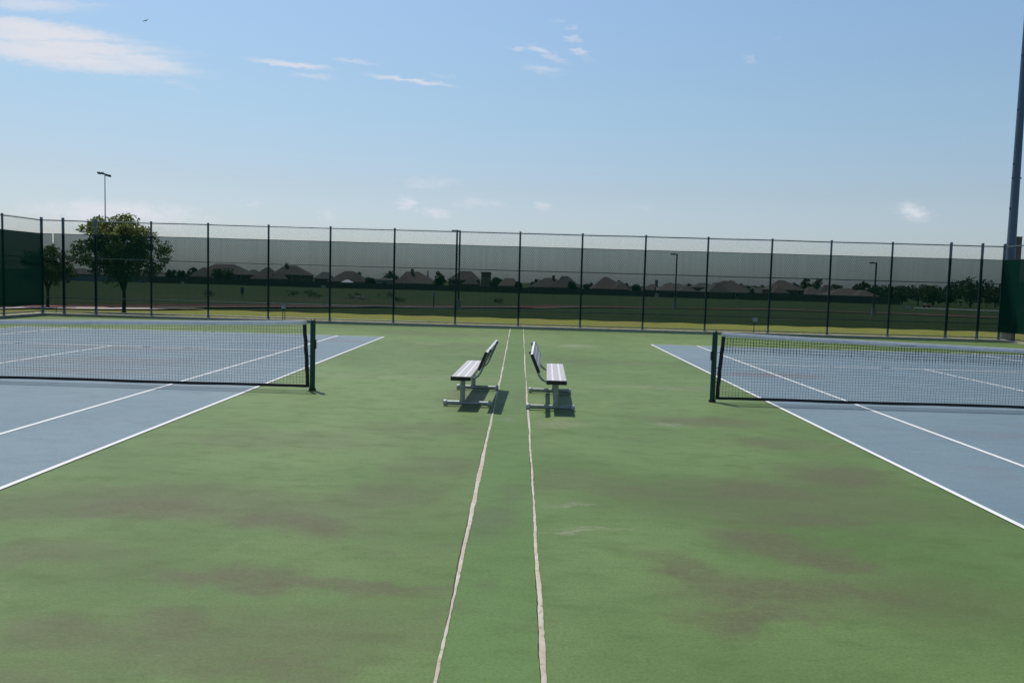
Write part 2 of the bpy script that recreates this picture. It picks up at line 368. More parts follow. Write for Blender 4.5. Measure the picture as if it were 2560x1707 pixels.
TR = [(-25.6, 22), (-25.1, 26.1), (-23.9, 29.1), (-21.9, 31.4), (-19.0, 35.2), (-15.7, 39.8), (-9.1, 47.6), (-3.4, 53.0), (3.4, 60.9), (11.8, 69.0), (20, 73.5), (30.1, 75.2), (37, 73.6), (44.2, 70.6), (52, 68), (70, 60), (90, 52)]
def strip(name, pts, off0, off1, zo, mat, label, sub=6):
    P = []
    for i in range(len(pts) - 1):
        p0, p1, p2, p3 = (Vector(pts[max(i - 1, 0)]), Vector(pts[i]), Vector(pts[i + 1]), Vector(pts[min(i + 2, len(pts) - 1)]))
        for k in range(sub):
            u = k / sub
            P.append(.5 * (2 * p1 + (p2 - p0) * u + (2 * p0 - 5 * p1 + 4 * p2 - p3) * u * u + (3 * p1 - p0 - 3 * p2 + p3) * u ** 3))
    P.append(Vector(pts[-1])); vs = []
    for i, p in enumerate(P):
        d = (P[min(i + 1, len(P) - 1)] - P[max(i - 1, 0)]).normalized(); n = Vector((-d.y, d.x))
        for o in (off0, off1):
            q = p + n * o; vs.append((q.x, q.y, fieldz(q.x, q.y) + zo))
    b = MB(); b.add(vs, [(2 * i, 2 * i + 1, 2 * i + 3, 2 * i + 2) for i in range(len(P) - 1)], True)
    return tag(b.build(name, mat), label, kind='structure')
strip('running_track', TR, -1.2, 3.2, .07, M['track'], 'red cinder running track curving through the field')
strip('track_kerb', TR, -1.75, -1.2, .10, M['path'], 'pale concrete edge along the near side of the red track')
# mown lawn between fence and track (follows the track edge)
b = MB(); lx = [-60, -45, -36, -30, -27] + [-24 + 2 * k for k in range(0, 40)] + [60, 75]
def tr_y(x):
    for (a, c) in zip(TR[1:], TR[2:]):
        if a[0] <= x <= c[0]: return a[1] + (c[1] - a[1]) * (x - a[0]) / (c[0] - a[0])
    return 26 if x < 0 else 60
NY = 10
vs = []
for x in lx:
    y0 = 19.0; y1 = min(max(tr_y(x) - 2.5, 23), 32)
    for k in range(NY):
        y = y0 + (y1 - y0) * k / (NY - 1)
        vs.append((x, y, fieldz(x, max(y, 19.3)) + (.03 if 0 < k else 0.0) + .012 * math.sin(x * 2.1 + y * 1.7)))
b.add(vs, [(i * NY + k, (i + 1) * NY + k, (i + 1) * NY + k + 1, i * NY + k + 1) for i in range(len(lx) - 1) for k in range(NY - 1)], True)
tag(b.build('lawn', M['lawn']), 'strip of bright yellow green mown lawn just behind the fence', kind='structure')
strip('footpath', [(-60, 24.6), (-40, 25.4), (-30, 26.2), (-22.5, 26.9), (-20.2, 28.4), (-17.5, 31.2)], -.95, .75, .10, M['path'], 'pale concrete footpath behind the left end of the fence')

# court slab
b = MB()
YS = -42.0
b.add([(XL - .35, YS, 0), (XR + .35, YS, 0), (XR + .35, FY(XR) - .162, 0), (XL - .35, FY(XL) - .162, 0),
       (XL - .35, YS, -.3), (XR + .35, YS, -.3), (XR + .35, FY(XR) - .162, -.3), (XL - .35, FY(XL) - .162, -.3)],
      [(0, 1, 2, 3), (0, 4, 5, 1), (1, 5, 6, 2), (2, 6, 7, 3), (3, 7, 4, 0)])
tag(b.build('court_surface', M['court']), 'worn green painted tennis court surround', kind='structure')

PL, PR_ = -3.238, 2.983                     # net posts
LO, RO = PL - .914, PR_ + .914              # doubles sidelines next to the gap
def court(x_in, sg, name, side):
    xo = x_in + sg * 10.97
    b = MB(); a, c = min(x_in, xo), max(x_in, xo)
    b.add([(a, -11.885, .004), (c, -11.885, .004), (c, 11.885, .004), (a, 11.885, .004)], [(0, 1, 2, 3)])
    tag(b.build('blue_court', M['blue']), 'blue painted playing area of the tennis court on the %s' % side, kind='structure')
    L = MB(); z = .008; w = .026
    def ln(x0, y0, x1, y1):
        if abs(x0 - x1) < 1e-6: q = [(x0 - w, y0), (x0 + w, y0), (x0 + w, y1), (x0 - w, y1)]
        else: q = [(x0, y0 - w), (x1, y0 - w), (x1, y0 + w), (x0, y0 + w)]
        L.add([(p[0], p[1], z) for p in q], [(0, 1, 2, 3)])
    s1, s2 = x_in + sg * 1.372, xo - sg * 1.372; mid = x_in + sg * 5.485
    for x in (x_in, xo): ln(x, -11.885, x, 11.885)
    lo, hi = min(x_in, xo) + w + .001, max(x_in, xo) - w - .001
    for y in (-11.85, 11.85): ln(lo, y, hi, y)
    for x in (s1, s2): ln(x, -11.82, x, 11.82)
    for y in (-6.4, 6.4): ln(min(s1, s2) + w + .001, y, max(s1, s2) - w - .001, y)
    ln(mid, -6.37, mid, 6.37)
    tag(L.build('court_lines', M['line']), 'white boundary and service lines of the tennis court on the %s' % side, kind='structure')
court(LO, -1, 'left', 'left'); court(RO, 1, 'right', 'right')

# the strip between the two construction joints and the joints themselves
JL = [(18.9, -.434), (12, -.405), (2.2, -.362), (-1.73, -.358), (-5.67, -.348), (-6.94, -.339), (-7.82, -.340), (-8.92, -.333), (-10.5, -.33), (-16, -.33)]
JR = [(18.9, .058), (12, .075), (2.3, .098), (-1.65, .118), (-5.76, .136), (-7.22, .139), (-8.24, .142), (-9.05, .146), (-10.5, .15), (-16, .15)]
def interp(T, y):
    for a, c in zip(T, T[1:]):
        if a[0] >= y >= c[0]: return a[1] + (c[1] - a[1]) * (y - a[0]) / (c[0] - a[0])
    return T[-1][1]
yy = [18.85 - .25 * k for k in range(0, 140)]
b = MB(); b.add([(interp(J, y), y, .0035) for y in yy for J in (JL, JR)], [(2 * i, 2 * i + 2, 2 * i + 3, 2 * i + 1) for i in range(len(yy) - 1)])
tag(b.build('centre_strip', M['strip']), 'greener painted strip between the two pale joints', kind='structure')
def joint(T, hw0, seed, label):
    r = random.Random(seed); b = MB(); cr = MB(); vs = []; cv = []
    n = 700; w1 = w2 = 0
    for i in range(n):
        y = 18.85 - (i / n) * 33.0
        w1 += r.uniform(-1, 1) * .0022; w2 += r.uniform(-1, 1) * .0022; w1 *= .9; w2 *= .9
        x = interp(T, y) + .002 * math.sin(y * 1.3 + seed) + .0015 * math.sin(y * 3.7)
        hw = hw0 * (1 + .25 * math.sin(y * .9 + seed * 2) + .12 * math.sin(y * 2.3))
        l = x - hw + w1 + r.uniform(-.0015, .0015); rr = x + hw + w2 + r.uniform(-.0015, .0015)
        vs += [(l, y, .0075), ((l + rr) / 2 + r.uniform(-.003, .003), y, .0105 + r.uniform(-.001, .001)), (rr, y, .0075)]
        cw = max(.001, (.0045 if seed == 3 else .002) + .004 * math.sin(y * 1.9 + seed) + r.uniform(-.003, .003))
        cv += [(l - cw, y, .0055), (l + .002, y, .0055)]
    b.add(vs, [q for i in range(n - 1) for q in ((3 * i, 3 * i + 3, 3 * i + 4, 3 * i + 1), (3 * i + 1, 3 * i + 4, 3 * i + 5, 3 * i + 2))], True)
    cr.add(cv, [(2 * i, 2 * i + 2, 2 * i + 3, 2 * i + 1) for i in range(n - 1)])
    o = tag(b.build('joint_filler', M['sealant']), label, kind='structure')
    cr.build('crack', M['crack'], o)
joint(JL, .0135, 3, 'pale crumbling filler in the left joint running past the left bench')
joint(JR, .0115, 11, 'pale tan filler in the right joint running past the right bench')

# kerb under the fence
def bar_between(b, p, q, w, z0, z1):
    d = (Vector(q) - Vector(p)).normalized(); n = Vector((-d.y, d.x)) * (w / 2)
    P = [Vector(p) - n, Vector(q) - n, Vector(q) + n, Vector(p) + n]
    b.add([(v.x, v.y, z0) for v in P] + [(v.x, v.y, z1) for v in P], [(3, 2, 1, 0), (4, 5, 6, 7), (0, 1, 5, 4), (1, 2, 6, 5), (2, 3, 7, 6), (3, 0, 4, 7)])
b = MB(); bar_between(b, (XL - .3, FY(XL - .3) - .01), (XR + .3, FY(XR + .3) - .01), .30, -.3, .05)
tag(b.build('kerb', M['concrete']), 'low tan concrete kerb under the long back fence', kind='structure')
for x, w in ((XL, 'left'), (XR, 'right')):
    b = MB(); bar_between(b, (x, -40), (x, FY(x) - .17), .32, -.29, .048)
    tag(b.build('kerb', M['concrete']), 'low tan concrete kerb under the %s side fence' % w, kind='structure')

# ------------------------------------------------------------------ chain link fences
HT = 3.66
def make_fence(label, P0, P1, s_posts, big, inward, seed, scr, screen_gaps=()):
    """P0->P1 in plan; s_posts = distances along it; inward = +1/-1: side of the mesh"""
    r = random.Random(seed)
    P0 = Vector(P0); P1 = Vector(P1); L = (P1 - P0).length; d = (P1 - P0) / L; n = Vector((-d.y, d.x)) * inward
    root = thing('chain_link_fence', label, 'fence', (P0.x, P0.y, 0))
    def at(s, off, z): q = d * s + n * off; return (q.x, q.y, z)
    for s in s_posts:
        bg = any(abs(s - k) < .02 for k in big)
        rad = .052 if bg else .038
        b = MB(); ln = r.uniform(-.012, .012)
        b.tube([at(s, 0, -.05), at(s + ln, 0, HT + (.06 if bg else .02))], rad, 12); 
        p = at(s + ln, 0, HT + (.06 if bg else .02)); b.tube([p, (p[0], p[1], p[2] + .02)], rad + .006, 12); b.dome((p[0], p[1], p[2] + .02), rad + .004, 12, 3, .6)
        b.tube([at(s, 0, .03), at(s, 0, .07)], rad + .012, 12)
        b.build('post', M['post'], root)
    for z, rr in ((HT - .02, .021), (2.2, .0165), (.655, .0165), (.115, .018)):
        b = MB(); k = max(2, int(L / 1.2)); off = .0
        b.tube([at(L * i / k, off, z + r.uniform(-.006, .006)) for i in range(k + 1)], rr, 8)
        b.build('rail', M['post'], root)
    # woven wire: two crossing families of diagonals
    b = MB(); z0, z1 = .05, HT + .03; h = z1 - z0; step = .0625; off = .047
    for fam, sg in ((0, 1), (1, -1)):
        x = -h
        while x < L:
            a, c = x, x + h
            ta, tc = 0.0, 1.0
            if a < 0: ta = -a / h
            if c > L: tc = (L - a) / h
            if tc > ta:
                pa = a + (c - a) * ta; pc = a + (c - a) * tc
                za = z0 + h * ta; zc = z0 + h * tc
                if sg < 0: za, zc = z1 - h * ta, z1 - h * tc
                o = off + (.0025 if fam else -.0025)
                b.tube([at(pa, o, za), at(pc, o, zc)], .0017, 3, False, False)
            x += step
    b.build('chain_link_mesh', M['wire'], root)
    # windscreen, laced to the mesh: top edge droops a little between the posts
    b = MB(); ns = int(L / .16); zt = 3.135; zb = .345; NZ = 9; vs = []
    ss = sorted(set([.03 + (L - .06) * i / ns for i in range(ns + 1)] + [g for ga in screen_gaps for g in (ga[0], ga[1])]))
    for s in ss:
        ph = min((abs(s - q), q) for q in s_posts)[0]
        dr = .004 * min(1, ph / 1.2) + .0015 * math.sin(s * 5.1 + seed)
        for j in range(NZ):
            u = j / (NZ - 1)
            vs.append(at(s, .066 + .012 * math.sin(s * 2.3 + 4 * u + seed) * math.sin(u * 3.1), zb + .012 * math.sin(s * 3.3 + seed) * (1 - u) + (zt - dr - zb) * u))
    fs = []
    for i in range(len(ss) - 1):
        m = (ss[i] + ss[i + 1]) / 2
        for j in range(NZ - 1):
            if j == NZ - 2 and any(g[0] < m < g[1] for g in screen_gaps): continue
            fs.append((i * NZ + j, (i + 1) * NZ + j, (i + 1) * NZ + j + 1, i * NZ + j + 1))
    b.add(vs, fs, True)
    sc_ = b.build('windscreen', scr, root)
    hb = MB()   # hemmed edges: doubled cloth
    for j, z in ((0, .02), (NZ - 1, -.022)):
        q = [vs[i * NZ + j] for i in range(len(ss))]
        nn = Vector((n.x, n.y, 0)) * .004
        v2 = []
        for p in q: v2 += [(p[0] + nn.x, p[1] + nn.y, p[2]), (p[0] + nn.x, p[1] + nn.y, p[2] + z)]
        ff = []
        for i in range(len(ss) - 1):
            m = (ss[i] + ss[i + 1]) / 2
            if j and any(g[0] < m < g[1] for g in screen_gaps): continue
            ff.append((2 * i, 2 * i + 2, 2 * i + 3, 2 * i + 1))
        hb.add(v2, ff)
    hb.build('hem', M['black_band'], sc_)
    return root
ux = lambda x: (x - XL) * math.hypot(1, .00828)
sp = [ux(x) for x in PX]
make_fence('long green chain link back fence with a see-through dark windscreen behind both courts', (XL, FY(XL)), (XR, FY(XR)), sp[1:-1], [sp[1], sp[2], sp[-2], sp[-3]], -1, 1, M['screen'], screen_gaps=((ux(-18.33), ux(-18.285)),))
LS = FY(XL)
make_fence('green chain link side fence at far left with near opaque windscreen', (XL, FY(XL)), (XL, 4.0), [0, 2.38, 4.78, 7.2, 9.6, 12.0, 14.4], [0], 1, 5, M['screen_dense'])
make_fence('green chain link side fence at far right below the tall light pole', (XR, FY(XR)), (XR, 4.0), [0, 2.42, 4.84, 7.26, 9.68, 12.1, 14.5], [0], -1, 9, M['screen_dense'])

# ------------------------------------------------------------------ tennis nets
def make_net(xp, sg, label, doubled, seed):
    """xp = post by the gap; the net runs to xp + sg*12.80"""
    r = random.Random(seed)
    W = 12.80; root = thing('tennis_net', label, 'tennis net', (xp, 0, 0))
    zt = lambda s: 1.09 - .165 * max(0, 1 - abs(s - W / 2) / (W / 2)) ** .9
    X = lambda s: sg * s
    for s in (0, W):
        b = MB(); b.tube([(X(s), 0, 0), (X(s), 0, 1.075)], .0405, 18); b.dome((X(s), 0, 1.075), .0405, 18, 5, .8)
        po = b.build('net_post', M['net_green'], root)
        c = MB(); c.tube([(X(s), 0, .001), (X(s), 0, .035)], .055, 14); c.build('sleeve', M['black_band'], po)
        k = MB(); k.box((X(s) - sg * .047 * (1 if s == 0 else -1), -.005, .72), (.016, .05, .14)); k.build('winder', M['black_plastic'], po)
    e0 = lambda z: .135 - .065 * (1 - z / 1.03) ** .8 if z < 1.03 else .135      # inner edge line of the side band: bows towards the post low down
    zb = .075
    # net of knotted cords
    b = MB(); pitch = .0445
    cols = int((W - .3) / pitch); ph = [r.uniform(0, 6.3) for _ in range(4)]
    def wob(s, z): return .006 * math.sin(s * 3.1 + ph[0] + z * 5) + .004 * math.sin(s * 9.7 + ph[1]) * math.sin(z * 7 + ph[2])
    rows = int((1.06 - zb) / pitch)
    def zrow(s, k): return zb + (zt(s) - .05 - zb) * k / rows
    sag = [r.uniform(-.006, .006) for _ in range(cols + 1)]
    for i in range(cols + 1):
        s = .15 + i * pitch + sag[i] * .5
        pts = []
        for k in range(0, rows + 1, 2):
            z = zrow(s, k); e = (e0(z) + .03 if i == 0 else s + (e0(z) - .13) * max(0, 1 - i / 8))
            pts.append((X(e + sag[i] * math.sin(k * .9 + i)), wob(s, z) * 1.2, z))
        b.tube(pts, .0020, 3, False, False)
    for k in range(rows + 1):
        rad = .0040 if doubled and k > rows - 6 else .0020
        pts = []; n = 150
        for i in range(n + 1):
            s = .13 + (W - .26) * i / n; z = zrow(s, k) + .006 * math.sin(s * 4.3 + k) * math.sin(k * .8) + r.uniform(-.0028, .0028)
            if i == 0: s = e0(z)
            if i == n: s = W - e0(z)
            pts.append((X(s), wob(s, z), z))
        b.tube(pts, rad, 3, False, False)
    if doubled:   # the top courses are double braided
        for i in range(cols + 1):
            s = .15 + i * pitch; b.tube([(X(s), .004, zrow(s, rows - 6)), (X(s + .002), .004, zrow(s, rows))],   .0038, 3, False, False)
    b.build('net_mesh', M['cord'], root)
    # headband folded over the cable
    def band(name, mat, s0, s1, zc, hh, th, n=90, w=0):
        b = MB(); vs = []
        for i in range(n + 1):
            s = s0 + (s1 - s0) * i / n; z = zc(s); y = wob(s, z) * w
            d = .002 * math.sin(s * 6) + r.uniform(-.0012, .0012)
            vs += [(X(s), y - th, z - hh + d), (X(s), y - th * 1.0, z - .012), (X(s), y - th * .45, z), (X(s), y + th * .45, z), (X(s), y + th, z - .012), (X(s), y + th, z - hh + d)]
        fs = [(6 * i + k, 6 * i + 6 + k, 6 * i + 7 + k, 6 * i + k + 1) for i in range(n) for k in range(5)]
        fs += [(0, 1, 2, 3, 4, 5), tuple(6 * n + k for k in (5, 4, 3, 2, 1, 0))]
        b.add(vs, fs, True); return b.build(name, mat, root)
    band('headband', M['white_band'], .10, W - .10, zt, .068, .008)
    band('bottom_band', M['black_band'], .09, W - .09, lambda s: .085 + .004 * math.sin(s * 2), .045, .005, 60)
    for end in (0, 1):
        b = MB(); vs = []; n = 14
        for i in range(n + 1):
            z = .045 + (zt(.1) - .06 - .045) * i / n; e = e0(z) + .004 * math.sin(i * 1.7)
            for y, q in ((-.007, e - .028), (-.007, e + .026), (.007, e + .026), (.007, e - .028)):
                vs.append((X(q if end == 0 else W - q), y, z))
        b.add(vs, [(4 * i + k, 4 * i + 4 + k, 4 * i + 4 + (k + 1) % 4, 4 * i + (k + 1) % 4) for i in range(n) for k in range(4)], False)
        b.build('side_band', M['black_band'], root)
        l = MB()
        for z in (.12, .33, .55, .78):
            e = e0(z) - .02; q = (lambda v: X(v if end == 0 else W - v))
            l.tube([(q(e), -.01, z), (q(.03), -.03, z - .02), (q(-.03), -.02, z - .05), (q(.04), .02, z - .03), (q(e), 0, z - .01)], .0035, 4, False)
        l.tube([(q(e0(.8) - .025), -.012, .85), (q(.05), -.03, .4), (q(e0(.1) - .02), -.01, .07), (q(.045), -.02, .02)], .003, 4, False)
        l.tube([(q(.0), 0, 1.085), (q(.06), 0, 1.088), (q(.12), 0, 1.085)], .005, 5, False)
        l.build('lacing', M['cord'], root)
    s = W / 2; b = MB(); b.box((X(s), -.012, .46), (.05, .003, .91)); b.build('centre_strap', M['white_band'], root)
make_net(PL, -1, 'tennis net across the blue court on the left, white headband and black mesh', False, 21)
make_net(PR_, 1, 'tennis net on the right court with thicker doubled mesh under its white headband', True, 33)

# ------------------------------------------------------------------ benches
def bench():
    """faces -X; backrest on +X. origin on the ground under the leg line, centred in length"""
    root = thing('park_bench', '', 'bench')
    LY = 2.34; SX = -.02
    b = MB(); hw = .135
    # extruded plank: three bands with grooves
    for x0, x1, dz in ((-hw, -.058, 0), (-.046, .046, .0), (.058, hw, 0)):
        b.box((SX + (x0 + x1) / 2, 0, .437), (x1 - x0, LY, .028), bev=.004)
    b.box((SX, 0, .424), (2 * hw - .012, LY - .004, .024))
    b.box((SX - hw + .003, 0, .418), (.006, LY, .040)); b.box((SX + hw - .003, 0, .418), (.006, LY, .040))
    seat = b.build('seat', M['alu'], root)
    rb = MB()
    for x in (-.052, .052): rb.box((SX + x, 0, .4445), (.030, LY - .002, .0145), bev=.003)
    rb.build('rib', M['alu_light'], seat)
    for s in (-1, 1):
        c = MB(); c.box((SX, s * (LY / 2 + .008), .425), (2 * hw + .008, .022, .058), bev=.004); c.build('end_cap', M['black_plastic'], seat)
    # backrest
    bx, bz, tl = .275, .675, R(23)
    b = MB(); H = .262
    b.box((bx, 0, bz), (.034, LY, H), ry=tl, bev=.004)
    bk = b.build('backrest', M['alu'], root)
    g = MB()
    fx, fz = math.cos(tl), -math.sin(tl); upx, upz = math.sin(tl), math.cos(tl)
    for q in (-.05, .05): g.box((bx - fx * .0170 + upx * q, 0, bz - fz * .0170 + upz * q), (.003, LY - .002, .02), ry=tl)
    g.build('rib', M['alu_light'], bk)
    tp = MB(); tp.box((bx + upx * .1335, 0, bz + upz * .1335), (.0335, LY - .001, .008), ry=tl, bev=.002); tp.build('top_edge', M['alu_light'], bk)
    for s in (-1, 1):
        c = MB(); c.box((bx, s * (LY / 2 + .007), bz), (.042, .020, H + .008), ry=tl, bev=.004); c.build('end_cap', M['black_plastic'], bk)
    # frames
    for s in (-1, 1):
        y = s * .865
        b = MB(); b.tube([(-.02, y, .05), (-.02, y, .412)], .036, 16); b.box((-.02, y, .407), (.2, .07, .008)); leg = b.build('leg', M['galv'], root)
        b = MB(); b.tube([(-.25, y, .045), (.35, y, .045)], .032, 16); ft = b.build('foot_bar', M['galv'], root)
        for x0, x1 in ((-.29, -.235), (.335, .39)):
            c = MB(); c.tube([(x0, y, .045), (x0 + .006, y, .045), (x1 - .004, y, .045), (x1, y, .045)], [.036, .042, .042, .038], 16); c.build('pipe_cap', M['galv_cap'], ft)
        # bent back support
        yb = s * .80; pts = [(.02, yb, .388), (.12, yb, .388)]
        cx, cz, rr = .125, .388 + .15, .15
        for k in range(1, 9):
            a = -math.pi / 2 + (math.pi / 2 - tl) * k / 8 * 1.0
            pts.append((cx + rr * math.cos(a) * 1.0, yb, cz + rr * math.sin(a)))
        ex, ez = pts[-1][0], pts[-1][2]
        dx, dz = math.sin(tl), math.cos(tl)
        lift = (bz + .10 - ez) / dz
        # shift so that the tube runs up behind the plank
        tx = bx + .034 + math.sin(tl) * .10
        sh = tx - (ex + dx * lift)
        pts = [(p[0] + sh * min(1, max(0, (p[0] - .02) / .2)), p[1], p[2]) for p in pts]
        pts.append((pts[-1][0] + dx * lift, yb, ez + dz * lift))
        b = MB(); b.tube(pts, .0155, 10); su = b.build('back_support', M['galv'], root)
        c = MB(); e = Vector(pts[-1]); c.tube([e, e + Vector((dx, 0, dz)) * .03], .0185, 10); c.build('tube_cap', M['black_plastic'], su)
    return root
bn = bench()
bn.location = (-.765, -.30, .004); bn.rotation_euler = (0, 0, R(-1.6))
tag(bn, 'silver backed aluminium bench on the left, facing the left court', 'bench', 'aluminium player benches between the courts')
b2 = copy_tree(bn)
b2.location = (.505, -.44, .004); b2.rotation_euler = (0, 0, R(180 - 1.6))
tag(b2, 'silver backed aluminium bench on the right, facing the right court', 'bench', 'aluminium player benches between the courts')

# ------------------------------------------------------------------ light poles and lamps
po = thing('floodlight_pole', 'tall tapered steel light pole behind the right corner of the fence', 'light pole', (19.40, 20.3, -.14))
b = MB(); b.tube([(0, 0, .55), (0, 0, 4), (-.012, 0, 9), (-.02, 0, 16), (-.03, 0, 21)], [.185, .165, .135, .10, .08], 20); pm = b.build('pole', M['pole'], po)
b = MB(); b.tube([(0, 0, 0), (0, 0, .72)], .22, 20); b.build('concrete_base', M['path'], po)
b = MB()
for k, z in enumerate((3.2, 4.1, 5.35, 6.55, 7.1, 9.2, 11.3, 12.2)):
    sx = -1 if k % 2 == 0 else 1; rr = .185 - .0062 * z
    for q in ((sx, -sx) if k in (3, 5) else (sx,)):
        b = MB(); b.box((q * (rr + .012), -.02, z), (.05, .05, .06)); b.build('step_lug', M['dark_metal'], pm)
b = MB(); b.tube([(-2, 0, 20.6), (2, 0, 20.6)], .06, 10); ca = b.build('cross_arm', M['pole'], po)
for x in (-1.7, -.6, .6, 1.7):
    b = MB(); b.box((x, -.25, 20.35), (.5, .45, .4), rx=R(-35), bev=.06); b.build('floodlight', M['dark_metal'], ca)
b = MB(); b.box((20.19, 21.2, 2.0), (.23, .2, 4.32), bev=.012); b.box((20.19, 21.2, 4.165), (.25, .22, .02))
tag(b.build('timber_post', M['stub']), 'short weathered grey square post just right of the tall light pole', 'post')

tw = thing('floodlight_tower', 'distant floodlight tower rising above the young tree at left', 'light tower', (-87.9, 158, gz(158)))
b = MB(); b.tube([(0, 0, 0), (0, 0, 23)], [.16, .085], 12); b.build('pole', M['galv'], tw)
b = MB(); b.box((0, 0, 22.8), (2.3, .12, .14), rz=R(8), ry=R(9)); arm = b.build('cross_arm', M['dark_metal'], tw)
for x, y, z, w in ((-1.05, -.25, 22.98, .75), (-.35, -.2, 22.95, .55), (.45, -.2, 22.62, .6), (1.05, -.25, 22.48, .7)):
    b = MB(); b.box((x, y, z), (w, .6, .3), rx=R(-22), ry=R(8), bev=.06); b.tube([(x, y + .1, z + .1), (x, y + .15, z + .42)], .035, 6); b.build('floodlight', M['dark_metal'], arm)

def lamp(x, y, h, label):
    z = gz(y) - .05
    root = thing('street_lamp', label, 'street lamp', (x, y, z), 0, 'square arm lamp posts along the track')
    b = MB(); b.tube([(0, 0, 0), (0, 0, .72)], .19, 14); b.build('concrete_base', M['path'], root)
    b = MB(); b.box((0, 0, .72 + (h - .72) / 2), (.115, .115, h - .72)); b.build('pole', M['dark_metal'], root)
    b = MB(); b.box((-.10, 0, h - .05), (.24, .07, .07)); ar = b.build('arm', M['dark_metal'], root)
    b = MB(); b.box((-.38, 0, h - .05), (.42, .32, .13), bev=.03); b.build('lamp_head', M['dark_metal'], ar)
lamp(-4.63, 46.2, 5.70, 'dark lamp post close behind a fence post left of the benches')
lamp(14.4, 64.5, 5.3, 'dark lamp post right of centre, between the track and the court fence')
lamp(32.65, 63.5, 4.95, 'dark lamp post farthest right, in front of the round trees')

# ------------------------------------------------------------------ small things behind the fence
def util_box(x, legs, label):
    root = thing('utility_box', label, 'utility box', (x, FY(x) - .12, .05))
    b = MB(); b.box((0, 0, .50), (.165, .11, .15), bev=.012); b.box((0, -.01, .582), (.185, .14, .014)); bx_ = b.build('box', M['grey_box'], root)
    b = MB(); b.box((0, -.058, .50), (.13, .006, .11)); b.build('cover', M['galv_cap'], bx_)
    for q in legs:
        b = MB(); b.tube([(q, 0, 0), (q, 0, .43)], .013, 8); b.build('leg', M['dark_metal'], root)
util_box(-9.30, (-.03, .05), 'small grey electrical box on two thin legs at the fence, above the left net post')
util_box(9.06, (-.03,), 'small pale grey electrical box on one thin leg at the fence, above the right net')
b = MB(); b.tube([(-19.96, 22, -.2), (-19.95, 22, .13)], .016, 8); b.dome((-19.95, 22, .13), .02, 8, 3)
tag(b.build('stake', M['dark_metal']), 'short dark stake in the grass behind the left fence corner', 'stake')
def sign(x, y, h, w, ph, mat, label, name='sign'):
    z = gz(y) - .05; root = thing(name, label, 'sign', (x, y, z))
    b = MB(); b.box((0, 0, h / 2), (.06, .06, h)); b.build('post', M['dark_metal'], root)
    b = MB(); b.box((0, -.045, h - ph / 2), (w, .02, ph), bev=.006); b.build('panel', mat, root)
sign(-28.2, 69, .95, .34, .6, M['sign_dark'], 'small dark sign on a short post in the rough field at left')
sign(-6.4, 46, 1.25, .20, .22, M['grey_box'], 'small pale sign on a thin post beside the left of the central lamp post')
root = thing('hurdle', 'tiny white hurdle standing in the field at left', 'hurdle', (-26.9, 54.3, gz(54.3) - .03))
for x in (-.09, .09):
    b = MB(); b.box((x, 0, .12), (.05, .05, .24)); b.build('leg', M['white'], root)
b = MB(); b.box((0, -.03, .13), (.24, .02, .07)); b.build('bar', M['white'], root)
root = thing('barricade', 'low white barricade at the end of the white rail, far right', 'barricade', (59.4, 113.5, gz(113.5) - .05), R(-30))
for x in (-.3, .3):
    b = MB(); b.box((x, 0, .3), (.12, .1, .62)); b.build('leg', M['white'], root)
for z in (.22, .48):
    b = MB(); b.box((0, -.06, z), (.8, .03, .14)); b.build('board', M['white'], root)
# low white rail at far right
rl = thing('rail_fence', 'low white rail running across the field before the big trees at right', 'rail fence', (60.2, 113.2, 0))
pa, pb = Vector((0, 0)), Vector((16.5, -18.5)); n = 12
b = MB()
b.tube([(pa.x + (pb.x - pa.x) * i / n, pa.y + (pb.y - pa.y) * i / n, gz(113.2 + (pb.y) * i / n) + .22) for i in range(n + 1)], .07, 8); b.build('rail', M['white'], rl)
for i in range(n + 1):
    x = pb.x * i / n; y = pb.y * i / n; z = gz(113.2 + y)
    b = MB(); b.box((x, y, z + .08), (.1, .1, .3)); b.build('post', M['white'], rl)
# red utility cart parked by the trees
ct = thing('utility_cart', 'small red cart parked under the round trees at far right', 'cart', (77.1, 143.7, gz(143.7) - .05), R(-28))
b = MB(); b.box((0, 0, .42), (1.25, .8, .32), bev=.06); b.box((.38, 0, .62), (.42, .7, .16), bev=.05); b.build('body', M['red'], ct)
b = MB(); b.box((-.3, -.02, .64), (.3, .6, .12), bev=.03); b.build('seat', M['white'], ct)
for x in (-.42, .42):
    for y in (-.38, .38):
        b = MB(); b.tube([(x, y - .06, .2), (x, y + .06, .2)], .2, 14); b.build('wheel', M['rubber'], ct)
# rubble
b = MB(); r = random.Random(4)
for i in range(60):
    x, y = r.gauss(0, .75), r.gauss(0, .5); s = r.uniform(.06, .2)
    b.box((-17.1 + x, 71 + y, fieldz(-17.1 + x, 71 + y) + s * .3 + max(0, .25 - .2 * (x * x + y * y))), (s, s * r.uniform(.6, 1), s * r.uniform(.5, .9)), r.uniform(0, 3), r.uniform(0, 1), r.uniform(0, 1), bev=s * .15)
tag(b.build('rubble', M['rubble']), 'pile of pale pinkish rubble in the field behind the weeds', 'rubble', kind='stuff')

